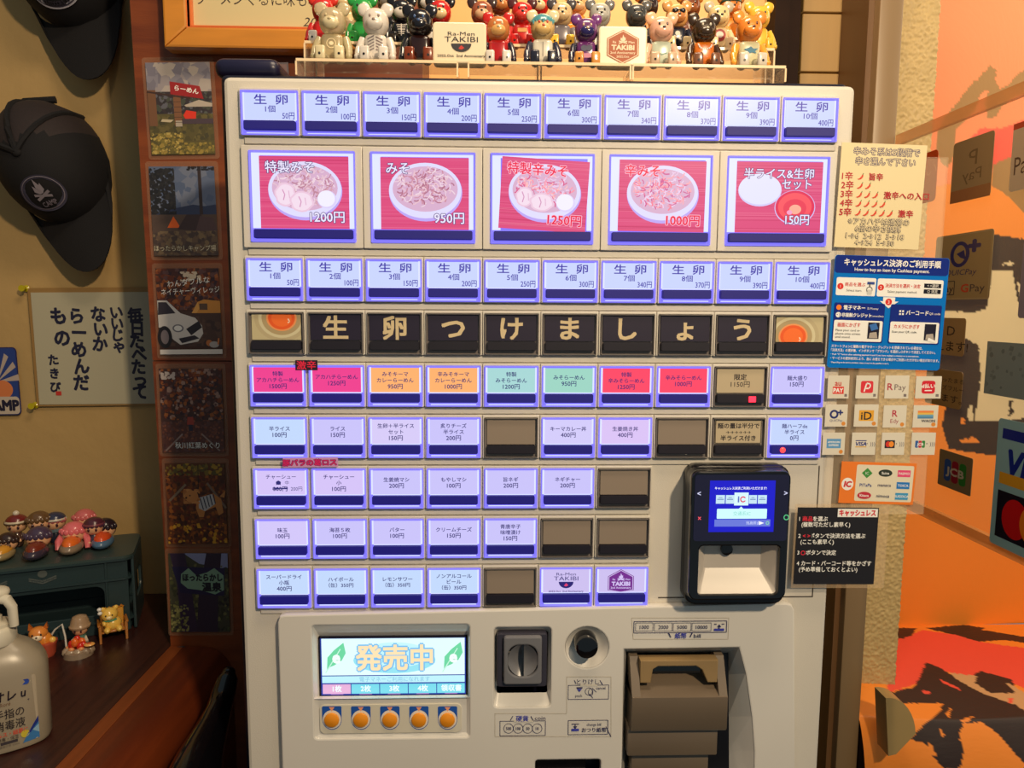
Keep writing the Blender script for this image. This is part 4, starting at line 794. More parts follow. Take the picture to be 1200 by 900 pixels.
PHT = [([(171, 73), (247, 73), (251, 180), (177, 182)], ph_shop, 'laminated photograph of a red roadside sign over a lawn, topmost'), ([(175, 195), (252, 195), (255, 299), (180, 300)], ph_camp, 'laminated photograph of tents below a tall pine and blue sky'),
       ([(183, 314), (257, 315), (260, 414), (187, 416)], ph_car, 'laminated photograph of a white car by a yellow tent'), ([(186, 432), (261, 432), (262, 530), (191, 530)], ph_autumn, 'laminated photograph of an autumn path with a small walker'),
       ([(193, 543), (264, 543), (266, 637), (198, 637)], ph_dog, 'laminated photograph of a poodle in a striped shirt on fallen leaves'), ([(197, 648), (268, 649), (268, 740), (201, 741)], ph_sign, 'laminated photograph of a wooden hot spring sign, lowest of the column')]
for pts, fn, lb in PHT:
    c, w_, h_, rot = quad(pts, .2975); t = thing('laminated_photo', lb, 'photograph', c, rot, 'laminated photographs on the wooden partition')
    P = Print(w_, h_, 78, 108, rgb(90, 80, 80), .0006); fn(P); P.obj('photo_print', PRINT, t)
    m_ = plate('laminate_sleeve', rr(-w_ / 2 - .005, -h_ / 2 - .006, w_ / 2 + .005, h_ / 2 + .007, .004), [], .0012, .0018, .0002); obj('laminate_sleeve', m_, SLEEVE, t)
c, w_, h_, rot = quad([(262, 74), (338, 73), (339, 105), (262, 106)], .2965)
P = Print(w_, h_, 78, 30, rgb(120, 110, 116)); P.rect(2, 2, 76, 30, rgb(146, 120, 120)); P.c, P.rot = c, rot
place(P, 'hidden_photo', 'laminated photograph mostly hidden behind the top left of the machine', 'photograph')
# soft dark pad on top edge of the machine behind the face
a, b = atY(258, 88, .05), atY(331, 77, .05)
tag(obj('dark_pad', G().rbox(a.x, .03, MT + .009, b.x + .002, .12, b.z + .002, .009, 4), mat('navy_soft_plastic', rgb(24, 22, 52), .35, noise=.2)), 'dark navy rounded pad lying on the top left of the machine', 'pad')

# ================================================================== PICTURE FRAME AND BACK BOARD
YF2 = .27
a = atY(192, 55, YF2); b = atY(428, 55, YF2)
fr = thing('picture_frame', 'golden wooden picture frame holding a handwritten sheet above the photographs', 'picture frame', ((a.x + b.x) / 2, .29, a.z))
fw, fh = b.x - a.x, .33; GOLD = mat('golden_wood', rgb(206, 134, 44), .35, noise=.12, nscale=14, stretch=(1, 1, 6), coat=.3)
g = G(); wf = .030
for k, (pts) in enumerate(([(0, 0), (fw, 0), (fw - wf, wf * .85), (wf, wf * .85)], [(0, 0), (wf, wf * .85), (wf, fh - wf), (0, fh)], [(fw, 0), (fw, fh), (fw - wf, fh - wf), (fw - wf, wf * .85)], [(0, fh), (wf, fh - wf), (fw - wf, fh - wf), (fw, fh)])):
    pp = [(x - fw / 2, z) for x, z in pts]; o = obj('frame_rail', plate('frame_rail', pp, [], -.02, .008, .003), GOLD, fr)
for q in (.002, .0055): 
    m_ = plate('inner_lip', [(-fw / 2 + wf - .004 + q, wf * .8 - .002 + q), (fw / 2 - wf + .004 - q, wf * .8 - .002 + q), (fw / 2 - wf + .004 - q, fh - wf), (-fw / 2 + wf - .004 + q, fh - wf)], [[(-fw / 2 + wf - .002 + q, wf * .8 + q), (fw / 2 - wf + .002 - q, wf * .8 + q), (fw / 2 - wf + .002 - q, fh - wf - .002), (-fw / 2 + wf - .002 + q, fh - wf - .002)]], -.021 + q * 1.2, -.004, .0005)
    obj('inner_lip', m_, mat('red_gold_lip', rgb(214, 110, 50), .3, noise=.1), fr)
P = Print(fw - 2 * wf + .01, fh - 2 * wf + .01, 190, 220, rgb(206, 188, 140), .001)
P.text('いつもありがとう', 96, 150, 17, rgb(50, 34, 30)); P.text('ラーメンくるに味も林ﾄ', 88, 186.5, 15, rgb(50, 34, 30), sx=1.0); P.text('2022.7', 158, 207.5, 12.5, rgb(40, 28, 26), sx=1.25, shear=.3)
P.obj('handwritten_sheet', PRINT, fr, loc=(0, -.006, fh / 2 - .002))
# cream board with a dark frame behind the toy shelf
YB = .40
x0, x1 = atY(437, 40, YB).x, atY(904, 40, YB).x
cb = thing('cream_board', 'tall cream wall board behind the toy bears, lit orange', 'board', ((x0 + x1) / 2, .44, 1.2))
obj('board_sheet', G().box(x0 - cb.location.x, -.035, 0, x1 - cb.location.x, .045, 1.1), mat('cream_orange_paper', rgb(232, 176, 106), .45, noise=.06, nscale=3), cb)
for xa_, xb_, mt_ in ((437, 442, 'golden_wood'), (452, 457, 'dark_brown_frame'), (470, 474, 'golden_wood')):
    obj('board_rail', G().box(atY(xa_, 20, YB).x - cb.location.x, -.045, 0.1, atY(xb_, 20, YB).x - cb.location.x, -.035, 1.1), MATS[mt_], cb)
obj('board_rail', G().box(x1 - cb.location.x - .002, -.042, 0.1, x1 - cb.location.x + .001, -.035, 1.1), mat('white_edge', rgb(240, 220, 190), .4, noise=.03), cb)

# ================================================================== ACRYLIC RISERS
TOPZ = MT + .009
def riser(x0, x1, y0, y1, z, label, cap=True):
    t = thing('acrylic_riser', label, 'riser', ((x0 + x1) / 2, (y0 + y1) / 2, TOPZ), group='clear acrylic risers on top of the machine')
    hw, hd, h = (x1 - x0) / 2, (y1 - y0) / 2, z - TOPZ
    obj('riser_top', G().box(-hw, -hd, h - .0018, hw, hd, h), CLEAR, t)
    for s_ in (-1, 1): obj('riser_side', G().box(s_ * hw - .0009, -hd, 0, s_ * hw + .0009, hd, h - .0018), CLEAR, t)
    g = G().box(-hw, -hd - .0007, h - .0024, hw, -hd + .0002, h + .0002)
    for s_ in (-1, 1): g.box(s_ * hw - .0008, -hd - .0007, 0, s_ * hw + .0008, -hd + .0002, h - .0024)
    obj('polished_edge', g, EDGEC, t)
    return t
L0 = atY(640, 73, .022).z; L1 = atY(640, 60, .078).z; L2 = atY(640, 47, .112).z
ax = lambda px, Y: atY(px, 74, Y).x
riser(ax(347, .022), ax(536, .022), .022, .058, L0, 'low clear acrylic riser at the left end, under the pale glossy bear')
riser(ax(549, .022), ax(739, .022), .022, .058, L0, 'low clear acrylic riser in the middle, under the red and purple bears')
riser(ax(742, .022), ax(921, .022), .022, .058, L0, 'low clear acrylic riser at the right end, under the orange bears')
riser(ax(358, .062), ax(630, .062), .060, .094, L1, 'second clear acrylic riser row, left half')
riser(ax(634, .062), ax(906, .062), .060, .094, L1, 'second clear acrylic riser row, right half')
riser(ax(372, .102), ax(895, .102), .096, .13, L2, 'rearmost and highest clear acrylic riser')
# ================================================================== TOY BEARS
def bear_meshes():
    H = G().ell(0, 0, 36.0, 11.3, 9.5, 11.6, 18, 12, p=.86); E_ = G().ell(0, 0, 0, 5.6, 2.6, 5.6, 14, 8, p=.8)
    S = G().ell(0, -8.0, 32.6, 7.4, 4.8, 5.4, 14, 8); T = G().rbox(-9.6, -6, 3, 9.6, 6.5, 25.5, 4.5, 3); N = G().ell(0, -12.4, 34.6, 1.6, 1.0, 1.2, 8, 6); EY = G().ell(0, -8.9, 38.8, 1.1, .7, 1.5, 8, 6)
    A = G().tube([(0, 0, 0), (1.8, -.6, -4), (3.4, -2.6, -9), (4.2, -4.6, -13), (4.2, -6.6, -16)], [3.6, 3.7, 3.4, 3.0, 2.6], 10).ell(4.2, -7.2, -17, 3.1, 2.9, 3.1, 10, 6)
    A2 = G().tube([(0, 0, 0), (-1.8, -.6, -4), (-3.4, -2.6, -9), (-4.2, -4.6, -13), (-4.2, -6.6, -16)], [3.6, 3.7, 3.4, 3.0, 2.6], 10).ell(-4.2, -7.2, -17, 3.1, 2.9, 3.1, 10, 6)
    L = G().tube([(0, -2, 0), (0, -8, 0), (0, -12, .2)], [4.6, 4.4, 4.0], 12); F = G().rbox(-4.4, -15.5, -4.6, 4.4, -11.5, 7.6, 1.9, 3); D = G().lathe([(1.1, 0), (1.1, .3)], 0, -15.4, 0.4, 10, 'Y')
    out = {}
    for k, g in (('head', H), ('ear', E_), ('snout', S), ('torso', T), ('nose', N), ('eye', EY), ('arm', A), ('arm2', A2), ('leg', L), ('foot', F), ('sole_hole', D)):
        g.v = [(x / 1000, y / 1000, z / 1000) for x, y, z in g.v]; m = fixn(g.mesh(k.rstrip('2'))); m.materials.append(BLACK); out[k] = m
    return out
BM = bear_meshes()
def bmat(c, rough=.22, tr=0):
    return mat('toy_%d_%d_%d%s' % (c[0] * 255, c[1] * 255, c[2] * 255, 'g' if tr else ''), c, rough, noise=.05, nscale=80, coat=.6, trans=tr, alpha=.9 if tr else 1)
def extra(t, name, g, label): g.v = [(x / 1000, y / 1000, z / 1000) for x, y, z in g.v]; return obj(name, g, PAINT, t, label=label)
def piece(name, m, parent, loc, c, rot=None, tr=0):
    o = bpy.data.objects.new(name, m); C.objects.link(o); o.parent = parent; o.location = loc
    if rot: o.rotation_euler = rot
    o.material_slots[0].link = 'OBJECT'; o.material_slots[0].material = bmat(c, tr=tr); return o
def bear(px, hy, lvl, head, ear, body, arm, leg, foot, label, snout=None, s=1.0, pr=None, tr=0, eyes=rgb(24, 20, 22), twist=0):
    Y = (.040, .078, .112)[lvl]; z = (L0, L1, L2)[lvl]
    z_h = z + .036 * s; x = atY(px, hy, Y).x
    t = thing('toy_bear', label, 'toy figure', (x, Y, z), (0, 0, twist), 'seated toy bears on the risers'); t.scale = (s, s, s)
    h = piece('head', BM['head'], t, (0, 0, 0), head, tr=tr)
    for k in (-1, 1): piece('ear', BM['ear'], t, (k * .0098, 0, .0465), ear, (0, k * .35, 0), tr=tr)
    piece('snout', BM['snout'], h, (0, 0, 0), snout or head); piece('nose', BM['nose'], h, (0, 0, 0), eyes)
    if eyes:
        for k in (-1, 1): piece('eye', BM['eye'], h, (k * .0036, 0, 0), eyes)
    to = piece('torso', BM['torso'], t, (0, 0, 0), body, tr=tr)
    for k in (-1, 1): piece('arm', BM['arm' if k > 0 else 'arm2'], t, (k * .0108, 0, .0222), arm, tr=tr)
    for k in (-1, 1):
        l = piece('leg', BM['leg'], t, (k * .0064, 0, .0046), leg, (0, 0, k * .12), tr=tr); piece('foot', BM['foot'], l, (0, 0, 0), foot); piece('sole_hole', BM['sole_hole'], l, (0, 0, 0), rgb(30, 24, 24))
    if pr:
        P = Print(.016, .016, 100, 100, W1, thick=0); pr(P)
        P.obj('chest_print', PRINT, to, loc=(0, -.0064, .0155), label='printed chest')
    return t
cream, red, blk, wht, brn, org, pnk, yel, grn, pur = rgb(224, 200, 150), rgb(196, 30, 24), rgb(22, 18, 22), rgb(214, 206, 196), rgb(110, 56, 26), rgb(236, 142, 40), rgb(232, 176, 150), rgb(236, 184, 56), rgb(40, 150, 64), rgb(104, 44, 110)
def skel(P):
    for k in range(5): P.line([(20 + k * 3, 14 + k * 13), (80 - k * 3, 14 + k * 13)], 5, wht, True)
    P.k += 1; P.line([(50, 6), (50, 80)], 6, wht)
def stripes(P):
    for k in range(5): P.line([(10, 20 + k * 16), (45, 2 + k * 16)], 5, rgb(110, 100, 104), True); P.line([(55, 8 + k * 16), (92, 26 + k * 16)], 5, rgb(120, 100, 100), True)
def bear_heart(P): P.ring(50, 45, 26, 4, rgb(236, 216, 170)); P.ell(50, 45, 12, 10, rgb(240, 220, 180))
def star(P): P.poly([(10, 40), (30, 34), (50, 24), (66, 36), (92, 34), (74, 50), (84, 60), (56, 56), (34, 66), (36, 52)], rgb(40, 110, 140))
def belly(c): return lambda P: P.ell(50, 50, 40, 34, c)
def emblem(P): P.ell(50, 44, 40, 38, rgb(150, 40, 40)); P.ell(50, 40, 24, 20, wht)
def necklace(P): 
    for k in range(9): a_ = PI * (k + .5) / 9; P.ell(50 + 38 * math.cos(a_), 10 + 26 * math.sin(a_), 5, 5, wht)
def skull(P): P.ell(50, 36, 16, 15, wht); P.line([(26, 50), (74, 74)], 6, wht); P.line([(74, 50), (26, 74)], 6, wht)
def heart2(P): P.ell(34, 36, 20, 18, rgb(60, 60, 90)); P.ell(66, 36, 20, 18, rgb(60, 60, 90)); P.rect(20, 66, 80, 92, rgb(190, 120, 150))
# rear row
bear(404, 3, 2, cream, cream, cream, cream, cream, cream, 'cream bear half hidden behind the pale glossy bear')
bear(454, -1, 2, blk, blk, blk, blk, blk, blk, 'black bear with grey snout behind the green bear and skeleton bear', snout=rgb(120, 110, 100))
bear(501, 1, 2, blk, blk, wht, blk, blk, blk, 'black and white bear behind the dark glossy bear', snout=wht)
bear(587, 2, 2, rgb(150, 60, 24), rgb(130, 50, 22), brn, brn, brn, brn, 'brown bear peeking behind the red-topped bears', snout=rgb(190, 120, 60))
bear(631, 3, 2, red, rgb(60, 20, 20), red, red, red, red, 'red bear with cream snout behind the teal-haired bear', snout=cream)
bear(676, 1, 2, rgb(226, 170, 110), yel, org, org, red, org, 'yellow-eared bear behind the purple bear', snout=rgb(230, 180, 130))
bear(759, 9, 2, rgb(50, 34, 30), rgb(220, 120, 30), org, red, blk, blk, 'dark-headed bear with orange ears left of the pink bear')
bear(808, 11, 2, rgb(120, 60, 22), rgb(200, 120, 40), brn, brn, brn, brn, 'brown bear with tan ears above the dark brown bear', snout=rgb(150, 84, 40))
hb = bear(856, 12, 2, rgb(214, 130, 50), rgb(200, 120, 44), org, org, org, org, 'orange bear in a dark headband behind the cream bear', snout=rgb(196, 110, 40))
# middle row
bear(379, 14, 1, red, rgb(214, 50, 30), red, red, red, wht, 'bright red bear at the left end of the row')
bear(425, 17, 1, grn, grn, grn, grn, grn, grn, 'glossy green bear between the pale bear and patterned bear')
bear(471, 18, 1, blk, blk, blk, blk, blk, blk, 'black bear printed with a white rib cage', pr=skel, snout=wht)
bear(516, 16, 1, red, blk, blk, blk, red, wht, 'red-faced bear with black ears behind the white bowl sign', snout=cream)
bear(565, 18, 1, rgb(150, 80, 50), rgb(60, 40, 36), red, red, red, red, 'small brown-faced bear right of the white bowl sign', snout=rgb(214, 170, 130))
bear(612, 19, 1, red, rgb(80, 30, 30), red, red, rgb(150, 16, 20), red, 'all red bear with a gold chest badge', pr=lambda P: P.rect(20, 20, 80, 44, rgb(206, 150, 80)), snout=rgb(214, 60, 50))
bear(658, 18, 1, rgb(206, 176, 130), rgb(70, 64, 66), rgb(120, 112, 116), rgb(120, 112, 116), rgb(176, 120, 60), yel, 'tan bear with grey ears and ochre feet, left of the purple bear')
bear(703, 17, 1, rgb(170, 168, 160), rgb(110, 108, 106), rgb(150, 146, 140), rgb(150, 146, 140), rgb(150, 146, 140), wht, 'pale grey bear behind the hexagon sign')
bear(746, 18, 1, rgb(66, 66, 64), rgb(90, 88, 84), rgb(70, 66, 62), rgb(70, 66, 62), blk, blk, 'dark grey bear above the right end of the hexagon sign')
sg = bear(793, 20, 1, rgb(220, 160, 90), rgb(206, 150, 84), rgb(26, 24, 40), rgb(26, 24, 40), rgb(206, 170, 120), cream, 'tan bear in a black skull shirt', pr=skull, snout=rgb(190, 120, 60))
bear(842, 21, 1, rgb(222, 196, 140), rgb(190, 176, 150), rgb(226, 204, 160), rgb(226, 204, 160), rgb(226, 204, 160), rgb(226, 204, 160), 'cream bear with a round red chest emblem', pr=emblem)
bear(889, 19, 1, yel, yel, rgb(240, 190, 60), yel, yel, yel, 'shiny yellow bear at the right end of the row')
# front row
bear(389.5, 27, 0, rgb(214, 200, 160), rgb(220, 206, 166), rgb(214, 196, 150), rgb(220, 206, 160), rgb(214, 200, 160), rgb(214, 200, 160), 'pale cream glossy bear at the front left end', pr=bear_heart, eyes=rgb(196, 180, 140), tr=.35, s=1.12)
bear(440.5, 29, 0, wht, wht, wht, wht, wht, wht, 'white bear printed with grey slanted stripes', pr=stripes, s=1.12, eyes=rgb(150, 130, 120))
bear(492, 27, 0, rgb(20, 14, 18), blk, rgb(40, 16, 12), blk, rgb(110, 40, 14), rgb(120, 50, 16), 'glossy black bear with dark amber feet beside the bowl sign', eyes=rgb(60, 90, 140), s=1.12)
bear(584, 33, 0, rgb(190, 110, 50), rgb(190, 30, 24), rgb(176, 24, 26), rgb(30, 24, 40), rgb(60, 14, 24), wht, 'red-bodied bear with tan face and red ears right of the bowl sign', snout=rgb(214, 160, 90), eyes=rgb(200, 190, 150))
tc = bear(636, 29, 0, rgb(206, 170, 110), rgb(214, 200, 160), rgb(222, 214, 196), rgb(40, 40, 60), rgb(34, 34, 50), rgb(30, 30, 46), 'white-bodied bear with tan face and a teal cap', snout=rgb(220, 180, 110), eyes=rgb(200, 60, 30), s=1.05, pr=lambda P: P.line([(50, 10), (50, 90)], 4, rgb(120, 110, 100)))
bear(687, 32, 0, rgb(104, 50, 110), rgb(110, 50, 120), pur, rgb(30, 30, 50), rgb(30, 70, 50), rgb(206, 140, 60), 'purple bear with ochre feet left of the hexagon sign', snout=rgb(40, 30, 90), eyes=rgb(200, 170, 130), pr=heart2)
bear(775, 34, 0, pnk, rgb(236, 180, 140), rgb(190, 200, 180), pnk, rgb(214, 190, 160), rgb(200, 170, 140), 'pink bear with smiling snout right of the hexagon sign', pr=lambda P: P.line([(20, 60), (50, 70), (80, 60)], 5, rgb(110, 150, 140)), s=1.05)
bear(825, 33, 0, rgb(56, 38, 16), rgb(60, 40, 20), rgb(210, 110, 24), rgb(66, 40, 20), rgb(110, 60, 30), rgb(120, 76, 50), 'dark brown bear in an orange shirt with white necklace', pr=necklace, eyes=rgb(200, 190, 170), s=1.05)
bear(878, 32, 0, rgb(238, 136, 44), rgb(240, 140, 50), rgb(206, 200, 160), rgb(240, 160, 50), rgb(206, 196, 170), rgb(206, 196, 180), 'orange-headed bear in a cream shirt with a blue star mark', pr=star, eyes=rgb(90, 40, 10), s=1.1)
extra(sg, 'sunglasses', G().ell(-3.8, -9, 39, 3.2, 1.4, 2.6, 12, 8, rgb(20, 16, 20)).ell(3.8, -9, 39, 3.2, 1.4, 2.6, 12, 8, rgb(20, 16, 20)).tube([(-2, -10, 39.4), (2, -10, 39.4)], .5, 6, rgb(20, 16, 20)), 'dark sunglasses')
extra(hb, 'headband', G().lathe([(11.2, 0), (11.9, .6), (11.4, 3)], 0, 0, 40, 20, col=rgb(50, 70, 50), sy=.86), 'dark green headband')
g = G().ell(0, .3, 38, 11.9, 10.2, 10.8, 18, 6, rgb(70, 140, 150), v1=.45)
for k in range(7): g.prism([(-10.5 + k * 3, 41), (-7.5 + k * 3, 41), (-9 + k * 3, 36.5)], -10.2 + abs(k - 3) * 1.1, -8.6 + abs(k - 3) * 1.3, 'Y', rgb(70, 140, 150))
extra(tc, 'spiky_cap', g, 'teal zigzag-edged cap')
# sign boxes
def sign_box(x0, y0, x1, y1, label, logo):
    Y = .028; a = atY(x0, y1, Y); b = atY(x1, y0, Y); w_, h_ = b.x - a.x, b.z - L0
    t = thing('white_sign_block', label, 'sign', ((a.x + b.x) / 2, Y, L0))
    obj('block', plate('block', rr(-w_ / 2, 0, w_ / 2, h_, .004), [], 0.0, .016, .0015), mat('cream_acrylic_block', rgb(232, 216, 184), .3, noise=.03), t)
    P = Print(w_ * .94, h_ * .92, 280, 240, W1, thick=0); logo(P); P.obj('printed_logo', PRINT, t, loc=(0, -.0004, h_ / 2))
sign_box(507, 26, 570, 75, 'white block sign with black ramen bowl logo among the bears', lambda P: (bowl_logo(P, 150, 124, 1.75, rgb(34, 30, 40), rgb(190, 40, 30))))
sign_box(701, 31, 759, 76, 'white block sign with brown hexagon campfire logo among the bears', lambda P: hex_logo(P, 140, 128, 1.45, rgb(160, 76, 34), rgb(226, 206, 176)))

# ================================================================== LEFT WALL THINGS
# calligraphy sheet
YW = .486
mnt = card('s', [(33, 338), (176, 336), (183, 475), (42, 476)], YW, 1, 1, rgb(150, 116, 66), .001)
o = obj('calligraphy_sheet', mnt.g, PRINT, None, mnt.c, mnt.rot); tag(o, 'white paper with brush calligraphy pinned on the beige wall', 'calligraphy')
P = card('s', [(36, 343), (176, 342), (183, 473), (46, 474)], YW - .0008, 148, 134, rgb(176, 170, 146))
ik = rgb(24, 26, 56)
def col_text(s_, x, y, size, dy, jit=0):
    for k, ch in enumerate(s_):
        P.text(ch, x + (k % 2) * jit, y + k * dy, size * 1.16, ik, bold=.045, rot=-5 + 7 * (k % 3), sx=1.0)
col_text('毎日たべたって', 128, 28, 17, 15.4, 1.5); col_text('いいじゃ', 105, 24, 15, 13.5); col_text('ないか', 82, 26, 17, 18, 2); col_text('らーめんだ', 55, 28, 18, 20, 1.5); col_text('もの', 32, 28, 19, 26, 3); col_text('たきび', 22, 80, 12, 16.5)
P.rect(22, 118, 29, 123, rgb(190, 50, 40)); P.blobs(4, 4, 144, 130, 30, 8, [rgb(178, 172, 148), rgb(172, 166, 142)]) if False else None
co = P.obj('brush_paper', PRINT, o); co.location = Matrix.Rotation(-mnt.rot[1], 3, 'Y') @ (P.c - mnt.c); co.rotation_euler = (0, P.rot[1] - mnt.rot[1], 0)
for k, (px, py, lb) in enumerate(((30, 338, 'yellow clear push pin at the top left of the calligraphy'), (41, 475, 'yellow clear push pin at the bottom left of the calligraphy'))):
    c = atY(px, py, YW); tag(obj('push_pin', G().lathe([(.0055, 0), (.0055, .002), (.003, .004), (.003, .009), (.0052, .012), (.0052, .0135)], 0, 0, 0, 12, 'Y'), mat('yellow_clear_pin', rgb(190, 176, 30), .15, alpha=.85, noise=.05), None, (c.x, YW + .003, c.z)), lb, 'push pin', 'push pins holding the calligraphy')
# camp sticker
P = card('s', [(-22, 407), (20, 407), (24, 486), (-18, 487)], YW, 100, 190, rgb(34, 36, 90), .0008, .007)
P.rrect(3, 3, 97, 187, 10, rgb(36, 60, 130))
for k in range(7):
    a0, a1 = -80 + k * 26, -68 + k * 26; P.poly([(40, 96)] + [(40 + 62 * math.sin(math.radians(t)), 96 - 86 * math.cos(math.radians(t))) for t in (a0, (a0 + a1) / 2, a1)], rgb(176, 160, 150))
P.ell(52, 118, 30, 26, rgb(206, 120, 70)); P.rrect(3, 138, 97, 187, 10, rgb(190, 176, 160)); P.text('CAMP', 46, 162, 40, rgb(26, 24, 50), bold=.06, sx=.92)
place(P, 'camp_sticker', 'blue and white sunburst CAMP sticker at the left edge', 'sticker')
# caps
CAPM = mat('black_cap_cloth', rgb(9, 7, 13), .85, noise=.2, bump=.3, bscale=1200); MESHM = mat('brown_cap_mesh', rgb(44, 33, 34), .8, noise=.5, nscale=900)
def cap(c, rot, label, patch, mesh=False):
    t = thing('baseball_cap', label, 'cap', c, rot)
    g = G(); R = .092; N = 32; M_ = 10; vv = []; ff = []
    for j in range(M_ + 1):
        th = PI / 2 * j / M_
        for k in range(N):
            a_ = 2 * PI * k / N; q = math.sin(th); seam = 1 - .012 * (1 if k % (N // 6) == 0 else 0)
            vv.append((R * .82 * q * math.cos(a_) * seam, -.105 * math.cos(th) ** .8, R * 1.06 * q * math.sin(a_) * seam))
    for j in range(M_):
        for k in range(N): ff.append((j * N + k, j * N + (k + 1) % N, (j + 1) * N + (k + 1) % N, (j + 1) * N + k))
    front = [f for f in ff if sum(vv[i][2] for i in f) / 4 < .018 or not mesh]; back = [f for f in ff if f not in front]
    def sub(fs):
        ids = sorted({i for f in fs for i in f}); mp_ = {i: k for k, i in enumerate(ids)}; return G().add([vv[i] for i in ids], [tuple(mp_[i] for i in f) for f in fs])
    obj('crown', sub(front), CAPM, t)
    if back:
        obj('mesh_panel', sub(back), MESHM, t, label='brown see-through mesh back')
        for ang in (90, 35, 145):
            pts = [(R * .825 * math.sin(th) * math.cos(math.radians(ang)), -.1065 * math.cos(th) ** .8, R * 1.067 * math.sin(th) * math.sin(math.radians(ang))) for th in [PI / 2 * k / 8 for k in range(9)]]
            obj('seam_tape', G().tube(pts, .004, 6), CAPM, t)
        obj('closure_strap', G().tube([(-.04, -.012, .09), (0, -.022, .099), (.04, -.012, .09)], .0055, 8), CAPM, t)
    obj('top_button', G().ell(0, -.106, 0, .0065, .004, .0065, 12, 8), CAPM, t)
    # brim: curved plate pointing -Z
    vv = []; nx, nz = 16, 8
    for s_ in (0, 1):
        for j in range(nz + 1):
            for i in range(nx + 1):
                u = -1 + 2 * i / nx; v = j / nz; x = .072 * u * (1 - .16 * v * v); base = -.030 - .060 * math.sqrt(max(0, 1 - u * u)); zz_ = base - .086 * v * (1 - .62 * abs(u) ** 2.4)
                vv.append((x, -.012 - .022 * math.cos(u * PI / 2) - .010 * v + s_ * .003, zz_))
    n1 = (nx + 1) * (nz + 1); ff = []
    for s_ in (0, 1):
        for j in range(nz):
            for i in range(nx): a_ = s_ * n1 + j * (nx + 1) + i; ff.append((a_, a_ + 1, a_ + nx + 2, a_ + nx + 1) if s_ else (a_, a_ + nx + 1, a_ + nx + 2, a_ + 1))
    bd = list(range(nx + 1)) + [(j + 1) * (nx + 1) - 1 for j in range(1, nz + 1)] + [nz * (nx + 1) + i for i in range(nx - 1, -1, -1)] + [j * (nx + 1) for j in range(nz - 1, 0, -1)]
    for k in range(len(bd)): a_, b_ = bd[k], bd[(k + 1) % len(bd)]; ff.append((a_, b_, b_ + n1, a_ + n1))
    obj('brim', G().add(vv, ff), CAPM, t)
    P = Print(.078, .050, 156, 100, W1, thick=0); patch(P)
    # wrap patch on the crown
    g2 = P.g; nv = []
    for (x, y, z) in g2.v:
        zc_ = z - .058; rr_ = min((x / (R * .82)) ** 2 + (zc_ / (R * 1.06)) ** 2, .97); th = math.asin(math.sqrt(rr_)); nv.append((x, -.105 * math.cos(th) ** .8 - .0022 + y, zc_))
    g2.v = nv; obj('round_patch', g2, PRINT, t, smooth=False, fix=False)
    return t
def patch1(P):
    P.ell(78, 50, 66, 48, rgb(150, 146, 156), 40); P.ring(78, 50, 62, 2, rgb(50, 46, 60), 40, ry=45); 
    for k, ch in enumerate('FOR THE OUTDOORS OF THE FIRE'): a_ = math.radians(200 - k * 8); P.text(ch, 78 + 54 * math.cos(a_), 50 + 38 * math.sin(a_), 12, rgb(50, 46, 60), rot=math.degrees(a_) - 90, bold=.03)
    campfire(P, 78, 40, 1.5, rgb(50, 46, 60))
def patch2(P):
    P.ell(78, 50, 60, 46, rgb(60, 58, 76), 40); P.ring(78, 50, 56, 2, rgb(120, 112, 124), 40, ry=42); campfire(P, 78, 42, 1.6, rgb(130, 122, 130)); P.text('CAMP', 78, 78, 16, rgb(120, 112, 124), bold=.03)
c1 = atY(80, -38, .47); cap((c1.x, .484, c1.z), (0, math.radians(-14), 0), 'black cap with pale round patch hanging at the top left', patch1)
c2 = atY(56, 190, .45); cap((c2.x, .484, c2.z), (math.radians(0), math.radians(-21), 0), 'black mesh-backed cap hanging above the calligraphy', patch2, True)

# ================================================================== CRATE
CR_A = atZ(157, 738, ZC); CR_B = atZ(60, 752, ZC); ang = math.atan2(CR_A.y - CR_B.y, CR_A.x - CR_B.x)
cl, cd, chh = .34, .105, .115
crate = thing('teal_storage_crate', 'dark teal plastic crate with large openings on the counter', 'crate', (CR_A.x, CR_A.y, ZC), (0, 0, ang))
TEAL = mat('teal_crate_plastic', rgb(44, 62, 66), .35, noise=.12, nscale=12)
def sidewall(name, L, h, t, y0, win, r=.012):
    return plate(name, rr(-L, 0, 0, h, .004), [rr(*win, r)], y0, y0 + t, .0008)
m_ = plate('front_wall', rr(-cl, 0.0, -.004, chh, .006), [rr(-cl + .03, .030, -.036, .074, .012)], 0, .004, .0008); obj('front_wall', m_, TEAL, crate)
obj('back_wall', G().rbox(-cl, cd - .004, 0, -.004, cd, chh, .001, 1), TEAL, crate)
m_ = plate('end_wall', rr(.004, 0, cd - .004, chh, .004), [rr(.025, .04, cd - .025, .078, .01)], -.004, 0, .0008); o = obj('end_wall', m_, TEAL, crate, rot=(0, 0, PI / 2), loc=(-.0, 0, 0))
obj('crate_floor', G().box(-cl, .004, .001, -.004, cd - .004, .006), TEAL, crate)
g = G()
